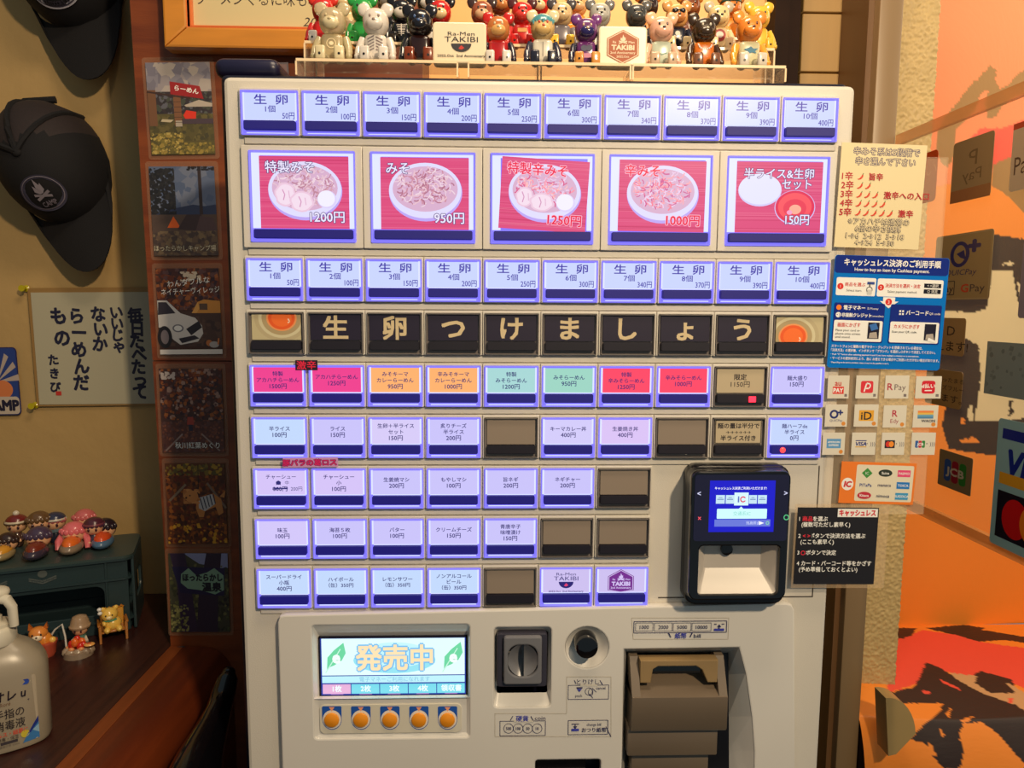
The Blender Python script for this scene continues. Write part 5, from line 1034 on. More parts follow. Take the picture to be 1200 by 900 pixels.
def ringbar(z0, z1, out):
    vv = rr2 = [(x, y) for x, y in rr(-cl - out, -out, out, cd + out, .016, 5)]
    n = len(vv); inn = [(x, y) for x, y in rr(-cl + .006, .006, -.006, cd - .006, .012, 5)]
    G_ = G(); G_.add([(x, y, z0) for x, y in vv] + [(x, y, z1) for x, y in vv] + [(x, y, z0) for x, y in inn] + [(x, y, z1) for x, y in inn],
        [(i, (i + 1) % n, (i + 1) % n + n, i + n) for i in range(n)] + [(i + n, (i + 1) % n + n, (i + 1) % n + 3 * n, i + 3 * n) for i in range(n)] + [(i, i + 2 * n, (i + 1) % n + 2 * n, (i + 1) % n) for i in range(n)] + [(i + 2 * n, i + 3 * n, (i + 1) % n + 3 * n, (i + 1) % n + 2 * n) for i in range(n)])
    return G_
obj('rim', ringbar(chh - .0045, chh - .001, .005), TEAL, crate); obj('rim', ringbar(chh - .034, chh - .031, .004), TEAL, crate); obj('rim', ringbar(.018, .021, .003), TEAL, crate)
obj('lid', G().prism(rr(-cl - .004, -.004, .004, cd + .004, .016, 5), chh - .001, chh + .0025, 'Z'), mat('teal_lid', rgb(58, 74, 72), .4, noise=.12, nscale=10), crate)
obj('post', G().rbox(-.034, -.003, .002, -.031, .0, chh - .002, .0008, 1), TEAL, crate)
for dx in (-.172, -.112):
    P = Print(.044, .026, 88, 52, W1, thick=0); x = 44; gc = rgb(84, 92, 90); P.ell(x, 14, 12, 11, gc); P.line([(x - 34, 24), (x, 36), (x + 34, 24)], 4, gc); P.line([(x - 34, 30), (x, 42), (x + 34, 30)], 4, gc); P.text('BASE CAMP', x, 34, 11, rgb(60, 70, 72), bold=.02)
    P.obj('printed_crest', PRINT, crate, loc=(dx, -.0006, chh - .018))
CZ = ZC + chh + .0025
# ================================================================== SMALL FIGURINES
SK = rgb(222, 170, 130)
def face(h, z, r, blush=True, closed=False):
    g = G()
    for k in (-1, 1):
        if closed: g.tube([(k * r * .42 - r * .16, -r * .93, z - r * .08), (k * r * .42, -r * .98, z - r * .02), (k * r * .42 + r * .16, -r * .93, z - r * .08)], r * .035, 6, rgb(60, 30, 30))
        else: g.ell(k * r * .4, -r * .9, z - r * .1, r * .14, r * .08, r * .2, 10, 6, rgb(60, 30, 40))
    g.tube([(-r * .1, -r * .97, z - r * .46), (0, -r * .96, z - r * .5), (r * .1, -r * .97, z - r * .46)], r * .03, 6, rgb(160, 60, 50))
    return g
def figurine(px, py, Y, label, r=.0088, hair=rgb(90, 60, 40), hat=None, band=None, pom=None, body=rgb(60, 50, 60), pose='stand', wrap=None, closed=False, glasses=False, twist=.3, z=None, longhair=False):
    c = atY(px, py, Y) if z is None else None
    x = atY(px, py, Y).x; z0 = CZ; r = r * 1.28
    t = thing('camping_figurine', label, 'figurine', (x, Y, z0), (0, 0, twist), 'small camping figurines on the teal crate')
    if pose == 'stand':
        hz_ = r * 2.5
        obj('body', G().lathe([(r * .42, 0), (r * .62, r * .3), (r * .72, r * .8), (r * .5, r * 1.6), (r * .3, r * 1.9)], 0, 0, 0, 14, col=body).tube([(-r * .5, 0, r * 1.45), (-r * .8, -r * .3, r * 1.0), (-r * .5, -r * .6, r * .85)], r * .2, 8, body).tube([(r * .5, 0, r * 1.45), (r * .8, -r * .3, r * 1.0), (r * .5, -r * .6, r * .85)], r * .2, 8, body).ell(-r * .45, -r * .65, r * .85, r * .2, r * .2, r * .2, 8, 6, SK).ell(r * .45, -r * .65, r * .85, r * .2, r * .2, r * .2, 8, 6, SK).rbox(-r * .45, -r * .5, 0, -r * .05, r * .25, r * .3, r * .1, 1, rgb(70, 44, 34)).rbox(r * .05, -r * .5, 0, r * .45, r * .25, r * .3, r * .1, 1, rgb(70, 44, 34)), PAINT, t)
    else:
        hz_ = r * 1.55
        obj('sleeping_bag', G().ell(0, -r * 1.0, r * .62, r * 1.0, r * 1.7, r * .62, 16, 10, wrap or body).ell(0, -r * 1.0, r * 1.0, r * .78, r * 1.35, r * .62, 14, 8, body), PAINT, t)
    h = obj('head', G().ell(0, 0, hz_, r, r * .92, r * .9, 18, 12, SK), PAINT, t); obj('face', face(h, hz_, r, closed=closed), PAINT, h)
    g = G().ell(0, r * .14, hz_ + r * .12, r * 1.1, r * 1.0, r * 1.02, 18, 8, hair, v1=.52)
    for k in range(7): a_ = -1.3 + k * 2.6 / 6; g.ell(r * .98 * math.sin(a_), -r * .82 * math.cos(a_) , hz_ + r * .34, r * .26, r * .16, r * .3, 8, 6, hair)
    g.ell(0, r * .5, hz_ - r * .1, r * .95, r * .6, r * .9, 14, 8, hair)
    if longhair:
        for k in (-1, 1): g.tube([(k * r * .9, 0, hz_), (k * r * 1.2, -r * .3, hz_ - r * .6), (k * r * 1.25, -r * .7, max(r * .25, hz_ - r * 1.3))], [r * .3, r * .34, r * .22], 8, hair)
    obj('hair', g, PAINT, t)
    if hat:
        g = G().ell(0, r * .1, hz_ + r * .38, r * 1.14, r * 1.06, r * .86, 18, 6, hat, v1=.5)
        if band: g.lathe([(r * 1.12, 0), (r * 1.2, r * .1), (r * 1.12, r * .26)], 0, r * .1, hz_ + r * .32, 18, col=band)
        if pom: g.ell(0, r * .1, hz_ + r * 1.35, r * .34, r * .34, r * .32, 10, 8, pom)
        obj('hat', g, PAINT, t)
    if wrap and pose == 'stand':
        obj('scarf', G().lathe([(r * .5, 0), (r * .85, r * .2), (r * .85, r * .45), (r * .5, r * .6)], 0, 0, r * 1.35, 14, col=wrap), PAINT, t)
    if glasses:
        g = G()
        for k in (-1, 1): 
            pts = [(k * r * .42 + r * .28 * math.cos(a_), -r * .98, hz_ - r * .05 + r * .22 * math.sin(a_)) for a_ in [2 * PI * q / 12 for q in range(13)]]; g.tube(pts, r * .05, 6, rgb(30, 26, 30))
        obj('glasses', g, PAINT, t)
    return t
def fy(py): return atZ(60, py, CZ).y
figurine(48, 648, fy(640) , 'brown-haired figurine in a grey poncho, tallest on the crate', r=.0118, hair=rgb(100, 72, 44), body=rgb(70, 66, 70), twist=.4)
figurine(22, 652, fy(640), 'figurine in a maroon bobble hat with white band', r=.0105, hair=rgb(110, 80, 56), hat=rgb(110, 36, 34), band=rgb(200, 186, 160), pom=rgb(206, 196, 176), body=rgb(80, 56, 50))
figurine(67, 650, fy(637), 'pink-haired figurine in a navy and white beanie', r=.0105, hair=rgb(186, 96, 100), hat=rgb(50, 52, 74), band=rgb(196, 186, 170), body=rgb(36, 38, 56), wrap=rgb(90, 110, 120))
figurine(101, 640, fy(636), 'rose-haired figurine standing at the back of the crate', r=.0115, hair=rgb(196, 100, 100), body=rgb(90, 60, 56))
figurine(112, 650, fy(642), 'figurine in a dark plum beret at the back right', r=.0100, hair=rgb(70, 40, 66), hat=rgb(80, 36, 50), band=rgb(120, 60, 70), body=rgb(60, 50, 70))
figurine(10, 655, fy(652), 'figurine with glasses lying in a yellow sleeping bag', r=.0105, hair=rgb(54, 36, 32), body=rgb(214, 150, 50), wrap=rgb(150, 130, 90), pose='lie', glasses=True, closed=True, twist=.2)
figurine(47, 655, fy(650), 'figurine wrapped in a striped blanket with plum hair', r=.0125, hair=rgb(72, 56, 80), body=rgb(120, 50, 34), wrap=rgb(60, 50, 66), pose='lie', closed=True, twist=.3)
figurine(88, 650, fy(644), 'long pink-haired figurine in an orange sleeping bag', r=.0125, hair=rgb(222, 110, 116), body=rgb(230, 110, 40), wrap=rgb(140, 120, 100), pose='lie', closed=True, longhair=True, twist=.3)
figurine(124, 645, fy(638), 'dark-haired figurine hugging an orange-red bag at the right end', r=.0120, hair=rgb(40, 26, 34), body=rgb(214, 80, 36), wrap=rgb(80, 110, 140), pose='lie', closed=True, twist=.3)
# on the counter
p = atZ(55, 768, ZC); r = .010
t = thing('fox_figurine', 'small orange fox-coloured animal figurine in a red pot', 'figurine', (p.x, p.y, ZC), (0, 0, .35)); t.scale = (1.12,) * 3
obj('pot', G().lathe([(.0085, 0), (.0105, .004), (.0115, .015), (.0125, .017), (.0125, .019)], 0, 0, 0, 18, col=rgb(190, 84, 60)), PAINT, t)
obj('body', G().ell(-.002, -.001, .022, .0095, .0085, .009, 14, 10, rgb(226, 140, 50)).ell(.008, -.004, .021, .004, .004, .004, 10, 6, rgb(240, 190, 90)), PAINT, t)
obj('head', G().ell(-.007, -.002, .031, .0105, .0095, .0085, 16, 10, rgb(226, 140, 60)).ell(-.007, -.009, .028, .006, .004, .0045, 12, 8, rgb(240, 220, 190)).ell(-.007, -.0128, .0295, .0012, .001, .001, 8, 6, rgb(40, 24, 20)).ell(-.0115, -.0105, .032, .0012, .0009, .0014, 8, 6, rgb(40, 24, 20)).ell(-.0025, -.0105, .032, .0012, .0009, .0014, 8, 6, rgb(40, 24, 20)), PAINT, t)
for k in (-1, 1): obj('ear', G().prism([(-.007 + k * .0075 - .003, .036), (-.007 + k * .0075 + .003, .036), (-.007 + k * .0095, .044)], -.003, .001, 'Y', rgb(190, 104, 40)), PAINT, t)
p = atZ(93, 766, ZC)
t = thing('campfire_figurine', 'figurine in a brimmed hat behind a small red campfire on a stone base', 'figurine', (p.x, p.y, ZC), (0, 0, .2)); t.scale = (1.18,) * 3
g = G(); rs_ = random.Random(5)
for k in range(9): a_ = k / 9 * 2 * PI; g.ell(.012 * math.cos(a_), .008 * math.sin(a_) - .002, .005, .006, .005, .0055, 8, 6, rs_.choice((rgb(150, 130, 110), rgb(126, 110, 96), rgb(166, 146, 124))))
obj('stone_base', g.lathe([(.016, 0), (.015, .006), (.010, .0075)], 0, -.002, 0, 16, col=rgb(140, 122, 104)), PAINT, t)
g = G()
for k in range(7): a_ = k * .9; g.ell(.006 * math.cos(a_), -.004 + .004 * math.sin(a_), .0115 + .003 * (k % 3), .0042, .0036, .0055, 8, 6, (rgb(206, 40, 24), rgb(236, 110, 40))[k % 2])
obj('flame', g, PAINT, t); g = G()
for k in range(6): a_ = k * 1.05; g.ell(.010 * math.cos(a_), -.003 + .007 * math.sin(a_), .0100, .0034, .003, .0024, 8, 6, rgb(226, 150, 96))
obj('ember_ring', g, PAINT, t)
obj('body', G().lathe([(.006, 0), (.0075, .004), (.0055, .012)], 0, .008, .009, 12, col=rgb(90, 130, 116)).tube([(-.005, .007, .018), (-.009, .001, .014)], .0016, 6, rgb(214, 200, 180)).tube([(.005, .007, .018), (.009, .001, .014)], .0016, 6, rgb(214, 200, 180)), PAINT, t)
h = obj('head', G().ell(0, .007, .028, .0085, .008, .0078, 16, 10, SK), PAINT, t)
f_ = face(None, .0, .0085); f_.v = [(x, y + .007, z + .028) for x, y, z in f_.v]; obj('face', f_, PAINT, h)
obj('hair', G().ell(0, .009, .028, .0092, .0085, .0085, 14, 8, rgb(60, 40, 36), v1=.55), PAINT, t)
obj('hat', G().lathe([(.0112, 0), (.0116, .002), (.0100, .004), (.0096, .008), (.0076, .0125), (.003, .0145), (.0004, .015)], 0, .007, .0305, 18, col=rgb(170, 140, 110)), PAINT, t)
obj('fishing_pole', G().tube([(-.014, .002, .006), (-.016, .006, .020), (-.020, .01, .034), (-.028, .01, .028), (-.034, .008, .018)], .0011, 6, rgb(206, 200, 190)), PAINT, t)
obj('skillet', G().ell(.014, -.008, .014, .006, .005, .0022, 12, 6, rgb(236, 170, 90)).ell(.014, -.009, .0155, .003, .002, .0012, 8, 6, rgb(190, 70, 30)), PAINT, t)
p = atZ(133, 748, ZC)
t = thing('chair_animal_figurine', 'pale yellow cat-like figurine sitting in a wooden camp chair', 'figurine', (p.x, p.y, ZC), (0, 0, .55)); t.scale = (1.28, 1.28, 1.28)
WD = rgb(176, 110, 40)
ch = obj('chair', G().rbox(-.013, -.008, .010, .013, .009, .013, .001, 1, WD).rbox(-.012, .008, .012, .012, .011, .032, .001, 1, rgb(206, 150, 50)), PAINT, t)
for sx_ in (-1, 1):
    obj('chair_arm', G().rbox(sx_ * .014 - .0014, -.011, .020, sx_ * .014 + .0014, .010, .0225, .0006, 1, WD), PAINT, t)
    for y_ in (-.009, .009): obj('chair_leg', G().rbox(sx_ * .013 - .0014, y_ - .0014, 0, sx_ * .013 + .0014, y_ + .0014, .021, .0004, 1, WD), PAINT, t)
obj('chair_frill', G().tube([(-.012 + k * .002, .0095, .032 + (.0022 if k % 2 else 0)) for k in range(13)], .0013, 6, rgb(190, 120, 40)), PAINT, t)
YL = rgb(240, 196, 90)
obj('body', G().ell(0, 0, .0185, .0095, .0085, .0085, 16, 10, YL).ell(-.006, -.008, .014, .0036, .005, .0036, 10, 6, YL).ell(.006, -.008, .014, .0036, .005, .0036, 10, 6, YL).ell(-.0085, -.004, .021, .003, .004, .003, 10, 6, YL), PAINT, t)
h = obj('head', G().ell(-.003, -.001, .030, .0092, .0085, .0078, 16, 10, YL).ell(-.009, 0, .0365, .0026, .002, .0026, 8, 6, YL).ell(.004, 0, .0365, .0026, .002, .0026, 8, 6, YL).ell(-.0035, -.0085, .0285, .0034, .002, .0024, 10, 6, rgb(250, 226, 170)), PAINT, t)
obj('eye', G().ell(-.0068, -.0085, .0312, .0009, .0006, .0011, 8, 6, rgb(30, 20, 20)).ell(-.0004, -.0088, .0312, .0009, .0006, .0011, 8, 6, rgb(30, 20, 20)), PAINT, h)
obj('scarf', G().lathe([(.0060, 0), (.0078, .0015), (.006, .003)], -.002, -.001, .0225, 14, col=rgb(80, 150, 120)), PAINT, t)
obj('skewer', G().tube([(-.010, -.008, .014), (-.0125, -.009, .040)], .0008, 6, rgb(140, 90, 40)).ell(-.0122, -.009, .036, .0026, .0026, .0022, 10, 6, WHITE).ell(-.0125, -.009, .0405, .0026, .0026, .0022, 10, 6, WHITE), PAINT, t)

# ================================================================== HAND SANITISER BOTTLE
p = atZ(12, 862, ZC)
bt = thing('sanitizer_bottle', 'white pump bottle of hand sanitiser on the counter at the left edge', 'bottle', (p.x, p.y - .012, ZC), (0, 0, .55)); bt.scale = (1, 1, 1.07)
BW = mat('translucent_white_plastic', rgb(154, 142, 122), .3, noise=.04, trans=0.0); BC_ = mat('cream_pump_plastic', rgb(214, 206, 186), .25, noise=.03)
prof = [(.036, 0), (.0405, .002), (.042, .006), (.042, .080), (.0405, .086), (.037, .094), (.028, .104), (.020, .110), (.0185, .112)]
obj('bottle_body', G().lathe(prof, 0, 0, 0, 40, sx=1.12, sy=.72, p=.62), BW, bt)
obj('screw_collar', G().lathe([(.0195, .109), (.0205, .111), (.0205, .124), (.019, .126), (.0165, .127), (.0165, .1305), (.012, .132)], 0, 0, 0, 28), BC_, bt)
obj('pump_stem', G().lathe([(.008, .130), (.008, .137), (.006, .138), (.006, .158), (.0075, .158)], 0, 0, 0, 20), BC_, bt)
obj('pump_head', G().ell(-.004, -.002, .162, .021, .014, .0065, 22, 10, p=.8), BC_, bt)
obj('spout', G().tube([(.006, -.008, .158), (.014, -.012, .156), (.018, -.0135, .148), (.0185, -.0135, .128)], [.0055, .0055, .005, .0045], 12), BC_, bt)
P = Print(.070, .070, 164, 140, rgb(196, 184, 160), thick=0)
P.rrect(0, 0, 164, 140, 6, rgb(176, 162, 140))
bb = rgb(40, 70, 160)
P.rrect(20, 6, 150, 17, 5, bb); P.text('ピオレ u', 92, 32, 25, rgb(30, 26, 40), bold=.03, sx=1.0, shear=.12) if False else P.text('ビオレ u', 96, 32, 25, rgb(30, 26, 40), bold=.03, shear=.12); P.text('Bioré', 96, 48, 11, rgb(110, 80, 60), shear=.2)
P.ring(56, 60, 13, 1.2, rgb(214, 90, 80), ry=9); P.text('薬用', 56, 60, 9, rgb(214, 80, 60)); P.text('手指の', 104, 70, 22, rgb(40, 34, 40), bold=.01); P.text('消毒液', 104, 94, 22, rgb(40, 34, 40), bold=.01)
P.text('ウイルス・細菌に', 98, 112, 11, rgb(206, 80, 60), bold=.02); P.ell(134, 121, 9, 8, rgb(196, 180, 50)); P.text('消毒・保湿', 98, 122, 9, rgb(60, 50, 50)); P.rect(82, 127, 118, 133, rgb(60, 54, 60)); P.text('+', 146, 50, 10, dk); P.text('指定医薬部外品 400mL', 92, 137, 6, rgb(120, 110, 100))
P.poly([(164, 92), (164, 140), (128, 140), (140, 122)], rgb(60, 120, 180)); P.poly([(164, 92), (164, 104), (146, 122), (140, 122)], rgb(30, 50, 130)); P.poly([(150, 118), (164, 110), (164, 128)], rgb(140, 176, 200))
P.poly([(8, 70), (26, 66), (40, 84), (38, 104), (20, 110), (6, 100)], rgb(206, 140, 96)); P.poly([(0, 140), (2, 112), (22, 106), (40, 118), (42, 140)], rgb(40, 44, 100))
gp = P.g; gp.v = [(x, y - .0012 + .0008 * 0, z) for x, y, z in gp.v]
def wrapb(x): 
    u = min(abs(x) / .047, .999); return -.0303 * (1 - u ** (2 / .62)) ** (.62 / 2)
gp.v = [(x, wrapb(x) - .0006 + (y + .0012), z) for x, y, z in gp.v]
obj('front_label', gp, GLOSSP, bt, loc=(0.0, 0, .043), smooth=False, fix=False)

# black chair back in the gap
pts = []; rs = []
for px, py, Y, r_ in ((268, 789, .17, .0085), (267, 795, .165, .0125), (262, 812, .155, .0145), (256, 833, .13, .015), (247, 857, .10, .019), (234, 889, .06, .025), (218, 940, .0, .032), (206, 1000, -.05, .036)):
    q = atY(px, py, Y); pts.append(q); rs.append(r_)
ctr = pts[3].copy(); t = thing('black_chair', 'glossy black rounded chair back in the gap beside the machine', 'chair', ctr); obj('backrest', G().tube([q - ctr for q in pts], rs, 18).ell(*(pts[0] - ctr), .0085, .0085, .0085, 14, 8), BLACKG, t)
cpts = [atY(x, y, .2965) for x, y in ((196, 760), (215, 758), (222, 763), (240, 766), (254, 772), (262, 780), (266, 788))]
tag(obj('electric_cable', G().tube([q - cpts[0] for q in cpts], .0012, 6), BLACK, None, cpts[0]), 'thin black cord along the bottom of the wooden partition', 'cord')

# ================================================================== RIGHT SIDE: CLEAR PANE, DECALS, BANNER
XG = .80
pane = thing('clear_partition_pane', 'clear hanging partition pane with translucent tan edges right of the machine', 'partition', (XG, .15, 1.1))
ylo, yhi = -.35, .322
zt_, zb2 = 1.641, 1.133
obj('pane_sheet', G().box(0, ylo - .15, zb2 - 1.1, .003, yhi - .15, zt_ - 1.1), mat('pane_clear', rgb(255, 235, 200), .05, alpha=.06, noise=.02), pane)
STR = mat('tan_translucent_edge', rgb(226, 152, 80), .35, alpha=.5, noise=.1)
obj('edge_strip', G().box(-.002, ylo - .15, zt_ - 1.1 - .012, .005, yhi - .15, zt_ - 1.1 + .002), STR, pane); obj('edge_strip', G().box(-.002, ylo - .15, zb2 - 1.1 - .002, .005, yhi - .15, zb2 - 1.1 + .012), STR, pane)
def decal(pts, U, V, bg, label, fn, r=.004, mt=GLOSSP):
    c, w_, h_, rot = quadX(pts, XG - .0035); P = Print(w_, h_, U, V, tuple(min(1, v * 1.15) for v in bg), .0005, r); fn(P)
    return tag(P.obj('payment_decal', mt, None, loc=c, rot=rot), label, 'sticker', 'payment decals on the clear pane')
GB = rgb(112, 96, 70)
decal([(1117, 168), (1166, 153), (1160, 228), (1114, 240)], 100, 140, GB, 'dark tan decal seen from its back, upper middle of the pane', lambda P: (P.text('P', 52, 44, 50, rgb(96, 80, 58), sx=-1), P.text('Pay', 52, 82, 36, rgb(96, 80, 58), sx=-1), P.rect(0, 112, 100, 140, rgb(130, 88, 56))))
decal([(1187, 146), (1218, 136), (1212, 218), (1183, 226)], 100, 160, rgb(150, 138, 120), 'grey decal with a red top edge at the right edge of the photo', lambda P: (P.rect(0, 0, 100, 14, rgb(160, 30, 20)), P.text('Pay', 54, 100, 60, rgb(30, 26, 40))))
decal([(1070, 182), (1098, 178), (1097, 236), (1069, 240)], 60, 120, rgb(150, 56, 20), 'dark red rounded decal behind the spice notice', lambda P: P.text('い', 46, 44, 34, rgb(190, 90, 50)), .006)
decal([(1096, 279), (1164, 267), (1160, 348), (1094, 354)], 140, 165, rgb(120, 104, 72), 'tan decal with a navy ring and plus sign', lambda P: (P.frame(3, 3, 137, 162, 2, rgb(150, 134, 100)), P.ring(64, 52, 24, 9, rgb(30, 34, 90), ry=32), P.poly([(56, 50), (74, 42), (80, 66), (66, 60)], rgb(30, 34, 90)), P.text('+', 98, 34, 54, rgb(30, 34, 90), bold=.06), P.text('QUICPay', 68, 96, 20, rgb(40, 40, 80), shear=.2), P.frame(14, 118, 56, 152, 2, rgb(50, 44, 50)), P.text('Pay', 38, 136, 24, rgb(40, 36, 44)), P.text('G', 82, 136, 28, rgb(170, 60, 40), bold=.03), P.text('Pay', 112, 136, 26, rgb(60, 54, 60))))
decal([(1092, 371), (1132, 374), (1129, 420), (1090, 412)], 100, 100, rgb(124, 100, 66), 'small tan decal reading ます! behind the blue sheet', lambda P: (P.text('D', 60, 34, 36, rgb(50, 40, 36)), P.text('えます!', 64, 76, 30, rgb(40, 32, 30), bold=.01)))
decal([(1086, 430), (1129, 437), (1125, 482), (1084, 470)], 100, 100, rgb(116, 92, 56), 'small tan decal with handwriting below the blue sheet', lambda P: (P.text('ルーったまる', 60, 26, 15, rgb(50, 40, 34)), P.text('レーズフルー', 62, 48, 15, rgb(50, 40, 34)), P.text('ります。', 64, 76, 24, rgb(40, 32, 30))))
decal([(1157, 399), (1206, 404), (1202, 470), (1153, 460)], 100, 100, rgb(104, 116, 116), 'blank blue-grey decal on the pane above the large pale blue decal', lambda P: P.blobs(4, 4, 96, 96, 20, 8, [rgb(108, 120, 120), rgb(100, 112, 112)]), 0)
decal([(1198, 282), (1220, 282), (1216, 378), (1195, 368)], 50, 160, rgb(110, 104, 116), 'grey-violet decal edge at the right border of the photo', lambda P: P.text('L', 34, 70, 50, rgb(200, 196, 196)))
def jcb(P):
    for k, c in enumerate((rgb(40, 70, 130), rgb(130, 24, 40), rgb(40, 110, 40))): P.rrect(18 + k * 23, 22, 38 + k * 23, 82, 8, c)
    P.text('JCB', 51, 52, 29, rgb(170, 160, 140), bold=.04, sx=1.15)
decal([(1101, 525), (1140, 538), (1137, 582), (1099, 567)], 100, 100, rgb(104, 88, 62), 'tan decal with three blue, red and green bars', jcb, .002)
def visa(P):
    P.rect(14, 16, 200, 34, rgb(24, 40, 130)); P.text('VISA', 95, 72, 62, rgb(24, 40, 130), bold=.05, shear=.2, sx=1.1); P.rect(14, 92, 200, 112, rgb(206, 150, 40)); P.rect(14, 124, 200, 206, rgb(24, 20, 34)); P.ell(66, 166, 36, 34, rgb(190, 20, 24), 30); P.ell(116, 166, 36, 34, rgb(220, 120, 30), 30)
decal([(1170, 492), (1262, 506), (1248, 680), (1160, 632)], 200, 222, rgb(116, 150, 156), 'large pale blue decal with overlapping red and orange circles', visa)

# printed tarp: hanging part and part draped over the bench; the ink design is tested point by point
def inside(x, y, poly):
    c = False; j = len(poly) - 1
    for i in range(len(poly)):
        if (poly[i][1] > y) != (poly[j][1] > y) and x < (poly[j][0] - poly[i][0]) * (y - poly[i][1]) / (poly[j][1] - poly[i][1]) + poly[i][0]: c = not c
        j = i
    return c
from mathutils import noise
ORA, TANF, BRN_, CRM, REDT = rgb(246, 142, 44), rgb(158, 118, 62), rgb(42, 24, 18), rgb(226, 206, 160), rgb(240, 80, 60)
YT = .62
D_hang = [(rgb(246, 140, 88), [(1000, -200), (1360, -200), (1360, 170), (1200, 190), (1120, 215), (1000, 230)]), (REDT, [(1122, 176), (1150, 150), (1175, 150), (1260, 118), (1260, 300), (1195, 240), (1185, 205), (1160, 196), (1140, 215)]),
          
          (TANF, [(1160, 76), (1168, 82), (1166, 92), (1172, 104), (1183, 99), (1187, 92), (1196, 84), (1260, 60), (1260, 96), (1190, 112), (1175, 124), (1166, 138), (1157, 138), (1154, 122), (1158, 104), (1150, 110), (1142, 130), (1130, 142), (1120, 152), (1120, 170), (1116, 188), (1110, 196), (1102, 190), (1097, 170), (1100, 150), (1110, 134), (1122, 120), (1136, 100), (1150, 88)]),
          (TANF, [(1164, 194), (1174, 188), (1186, 184), (1200, 204), (1260, 200), (1260, 260), (1200, 250), (1190, 238), (1174, 224), (1162, 218)]),
          (BRN_, [(1094, 330), (1098, 300), (1164, 274), (1200, 280), (1260, 290), (1260, 500), (1166, 534), (1112, 526), (1104, 500), (1108, 478), (1096, 450)]),
          (CRM, [(1163, 318), (1186, 316), (1192, 350), (1200, 370), (1260, 372), (1260, 470), (1190, 492), (1142, 494), (1146, 470), (1150, 440), (1146, 404), (1130, 396), (1108, 386), (1104, 364), (1140, 366), (1156, 362)]),
          (CRM, [(1171, 310), (1182, 306), (1188, 308), (1186, 311)]), (CRM, [(1134, 478), (1139, 474), (1141, 494), (1135, 494)]), (CRM, [(1192, 330), (1197, 334), (1260, 340), (1260, 352), (1195, 348)]),
          (ORA, [(1124, 516), (1134, 514), (1141, 512), (1149, 519), (1126, 519)]), (ORA, [(1126, 490), (1130, 489), (1131, 497), (1126, 497)]),
          (BRN_, [(1183, 470), (1188, 468), (1184, 478), (1190, 482), (1182, 488)])]
def tarp_colour(px, py, table, base):
    n = noise.noise(Vector((px * .30, py * .30, 1))) * 1.4
    c = base
    for col, poly in table:
        if inside(px + n, py + n * .8, poly): c = col
    return c
def project(v):
    d = v - CAMP; z = d.dot(CR[2]); return 600 + FPX * d.dot(CR[0]) / z, 450 + FPX * d.dot(CR[1]) / z
tarp = thing('printed_tarp', 'orange tarp printed with black and red ink shapes, hanging outside and draped over a bench', 'tarp', (1.2, YT, .75))
def tarp_mesh(fn, nu, nv, table, base, name):
    g = G(); cols = []; vv = []
    for j in range(nv + 1):
        for i in range(nu + 1):
            p_ = fn(i / nu, j / nv); vv.append(p_)
            px, py = project(p_); cols.append(tarp_colour(px, py, table, base))
    o_ = tarp.location
    g.v = [tuple(p_ - Vector(o_)) for p_ in vv]; g.c = cols
    g.f = [(j * (nu + 1) + i, (j + 1) * (nu + 1) + i, (j + 1) * (nu + 1) + i + 1, j * (nu + 1) + i + 1) for j in range(nv) for i in range(nu)]
    return obj(name, g, CLOTHP, tarp, fix=False)
zfold = atY(1120, 732, YT).z
tarp_mesh(lambda u, v: Vector((.85 + 1.0 * u, YT + .006 * math.sin(u * 9) * math.sin(v * 5), 2.05 + (zfold - 2.05) * v)), 330, 420, D_hang, ORA, 'hanging_sheet')
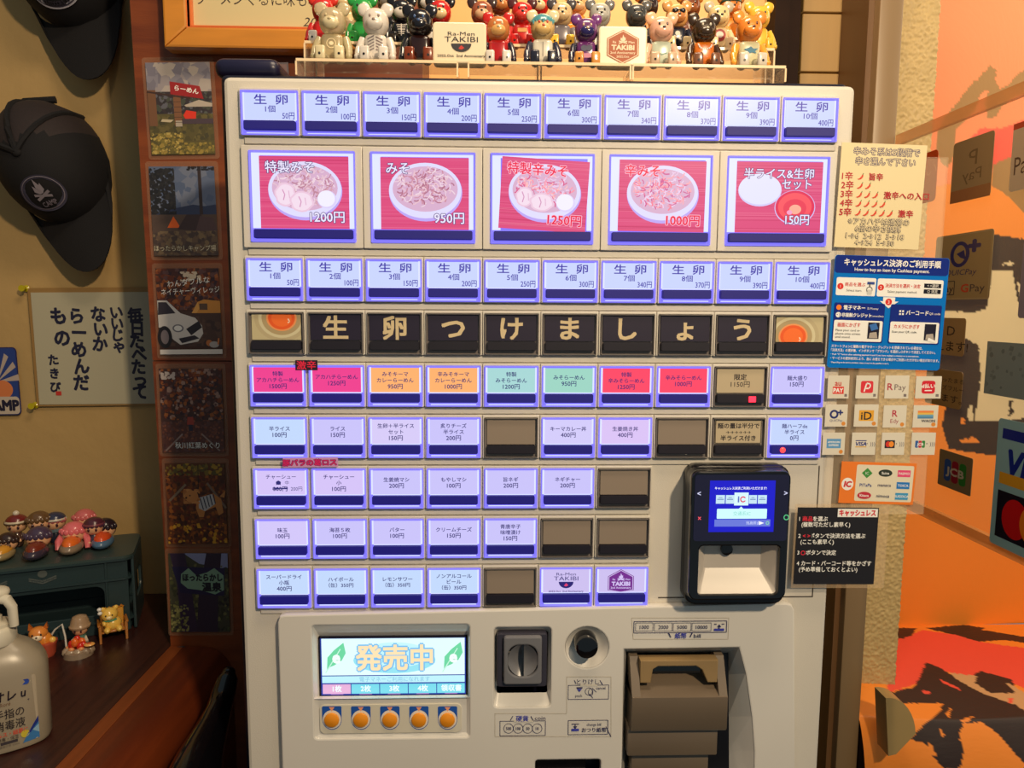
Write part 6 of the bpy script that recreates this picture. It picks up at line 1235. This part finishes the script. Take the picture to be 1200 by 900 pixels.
D_drp = [(BRN_, [(1040, 736), (1075, 736), (1066, 748), (1045, 752), (1040, 752)]), (BRN_, [(1085, 736), (1130, 732), (1200, 744), (1260, 752), (1260, 764), (1180, 750), (1145, 752), (1110, 742)]), (ORA, [(1150, 738), (1200, 746), (1260, 752), (1260, 745), (1200, 740), (1160, 734)]),
         (REDT, [(1040, 752), (1066, 746), (1080, 738), (1120, 744), (1148, 752), (1260, 768), (1260, 830), (1185, 800), (1120, 790), (1085, 780), (1078, 800), (1060, 806), (1040, 812)]),
         (BRN_, [(1040, 812), (1072, 805), (1086, 776), (1104, 784), (1130, 800), (1148, 786), (1185, 796), (1210, 840), (1260, 880), (1260, 940), (1196, 890), (1170, 860), (1150, 846), (1128, 848), (1124, 866), (1130, 880), (1126, 900), (1108, 902), (1094, 888), (1086, 872), (1066, 866), (1082, 850), (1100, 836), (1106, 824), (1050, 824)]),
         (rgb(206, 160, 110), [(1112, 788), (1145, 792), (1185, 802), (1260, 850), (1260, 872), (1190, 826), (1150, 812), (1124, 798)]), (BRN_, [(1148, 786), (1178, 798), (1168, 792), (1190, 812), (1160, 812), (1142, 800)]),
         (REDT, [(1102, 796), (1124, 806), (1125, 809), (1104, 800)]), (ORA, [(1108, 838), (1116, 826), (1112, 842)]), (REDT, [(1080, 809), (1090, 810), (1090, 814), (1081, 812)]), (ORA, [(1086, 868), (1092, 872), (1098, 886), (1094, 886), (1088, 878)]), (ORA, [(1124, 844), (1145, 838), (1130, 848)]), (ORA, [(1102, 854), (1108, 862), (1104, 864)]), (REDT, [(1182, 818), (1188, 818), (1187, 824), (1182, 824)])]
def drape(u, v):
    x = .80 + 1.05 * u
    top = zfold; yb, yf = YT, .33
    if v < .55: t_ = v / .55; return Vector((x, yb + (yf - yb) * t_, top - .010 * t_ + .007 * math.sin(u * 11 + t_ * 3) * t_ + .014 * math.sin(t_ * PI) ))
    t_ = (v - .55) / .45; wob = .035 * t_ * math.sin(u * 16 + 1) + .012 * math.sin(u * 40) * t_
    return Vector((x, yf - .045 * math.sin(min(1, t_ * 2) * PI / 2) + wob, top - .010 + .007 * math.sin(u * 11 + 3) * (1 - t_) - .32 * t_ ** 1.3))
tarp_mesh(drape, 330, 240, D_drp, ORA, 'draped_sheet')
tag(obj('bench', G().rbox(.82, .36, .02, 1.8, YT - .03, zfold - .03, .01, 2), mat('bench_wood', rgb(120, 80, 50), .6, noise=.2)), 'low bench hidden beneath the draped orange tarp', 'bench')
# beige curved shell at lower right
g = G(); vv = []; nj = 8
p0 = atY(1044, 885, .36)
sh = []
for j in range(nj + 1):
    t_ = j / nj; px, py = 1043 + 30 * math.sin(t_ * PI / 2) , 818 + 42 * (1 - math.cos(t_ * PI / 2)); sh.append(atY(px, py, .27))
base = [atY(1043, 818, .27)] + sh[1:] + [atY(1050, 884, .27), atY(1041, 886, .27), atY(1038, 818, .27)]
c0 = atY(1045, 850, .27)
g.prism([((q - c0).x, (q - c0).z) for q in base], 0, .03, 'Y')
tag(obj('stool_shell', g, mat('beige_shell_plastic', rgb(176, 148, 96), .4, noise=.06), None, c0), 'beige curved plastic stool edge below the stucco at lower right', 'stool')
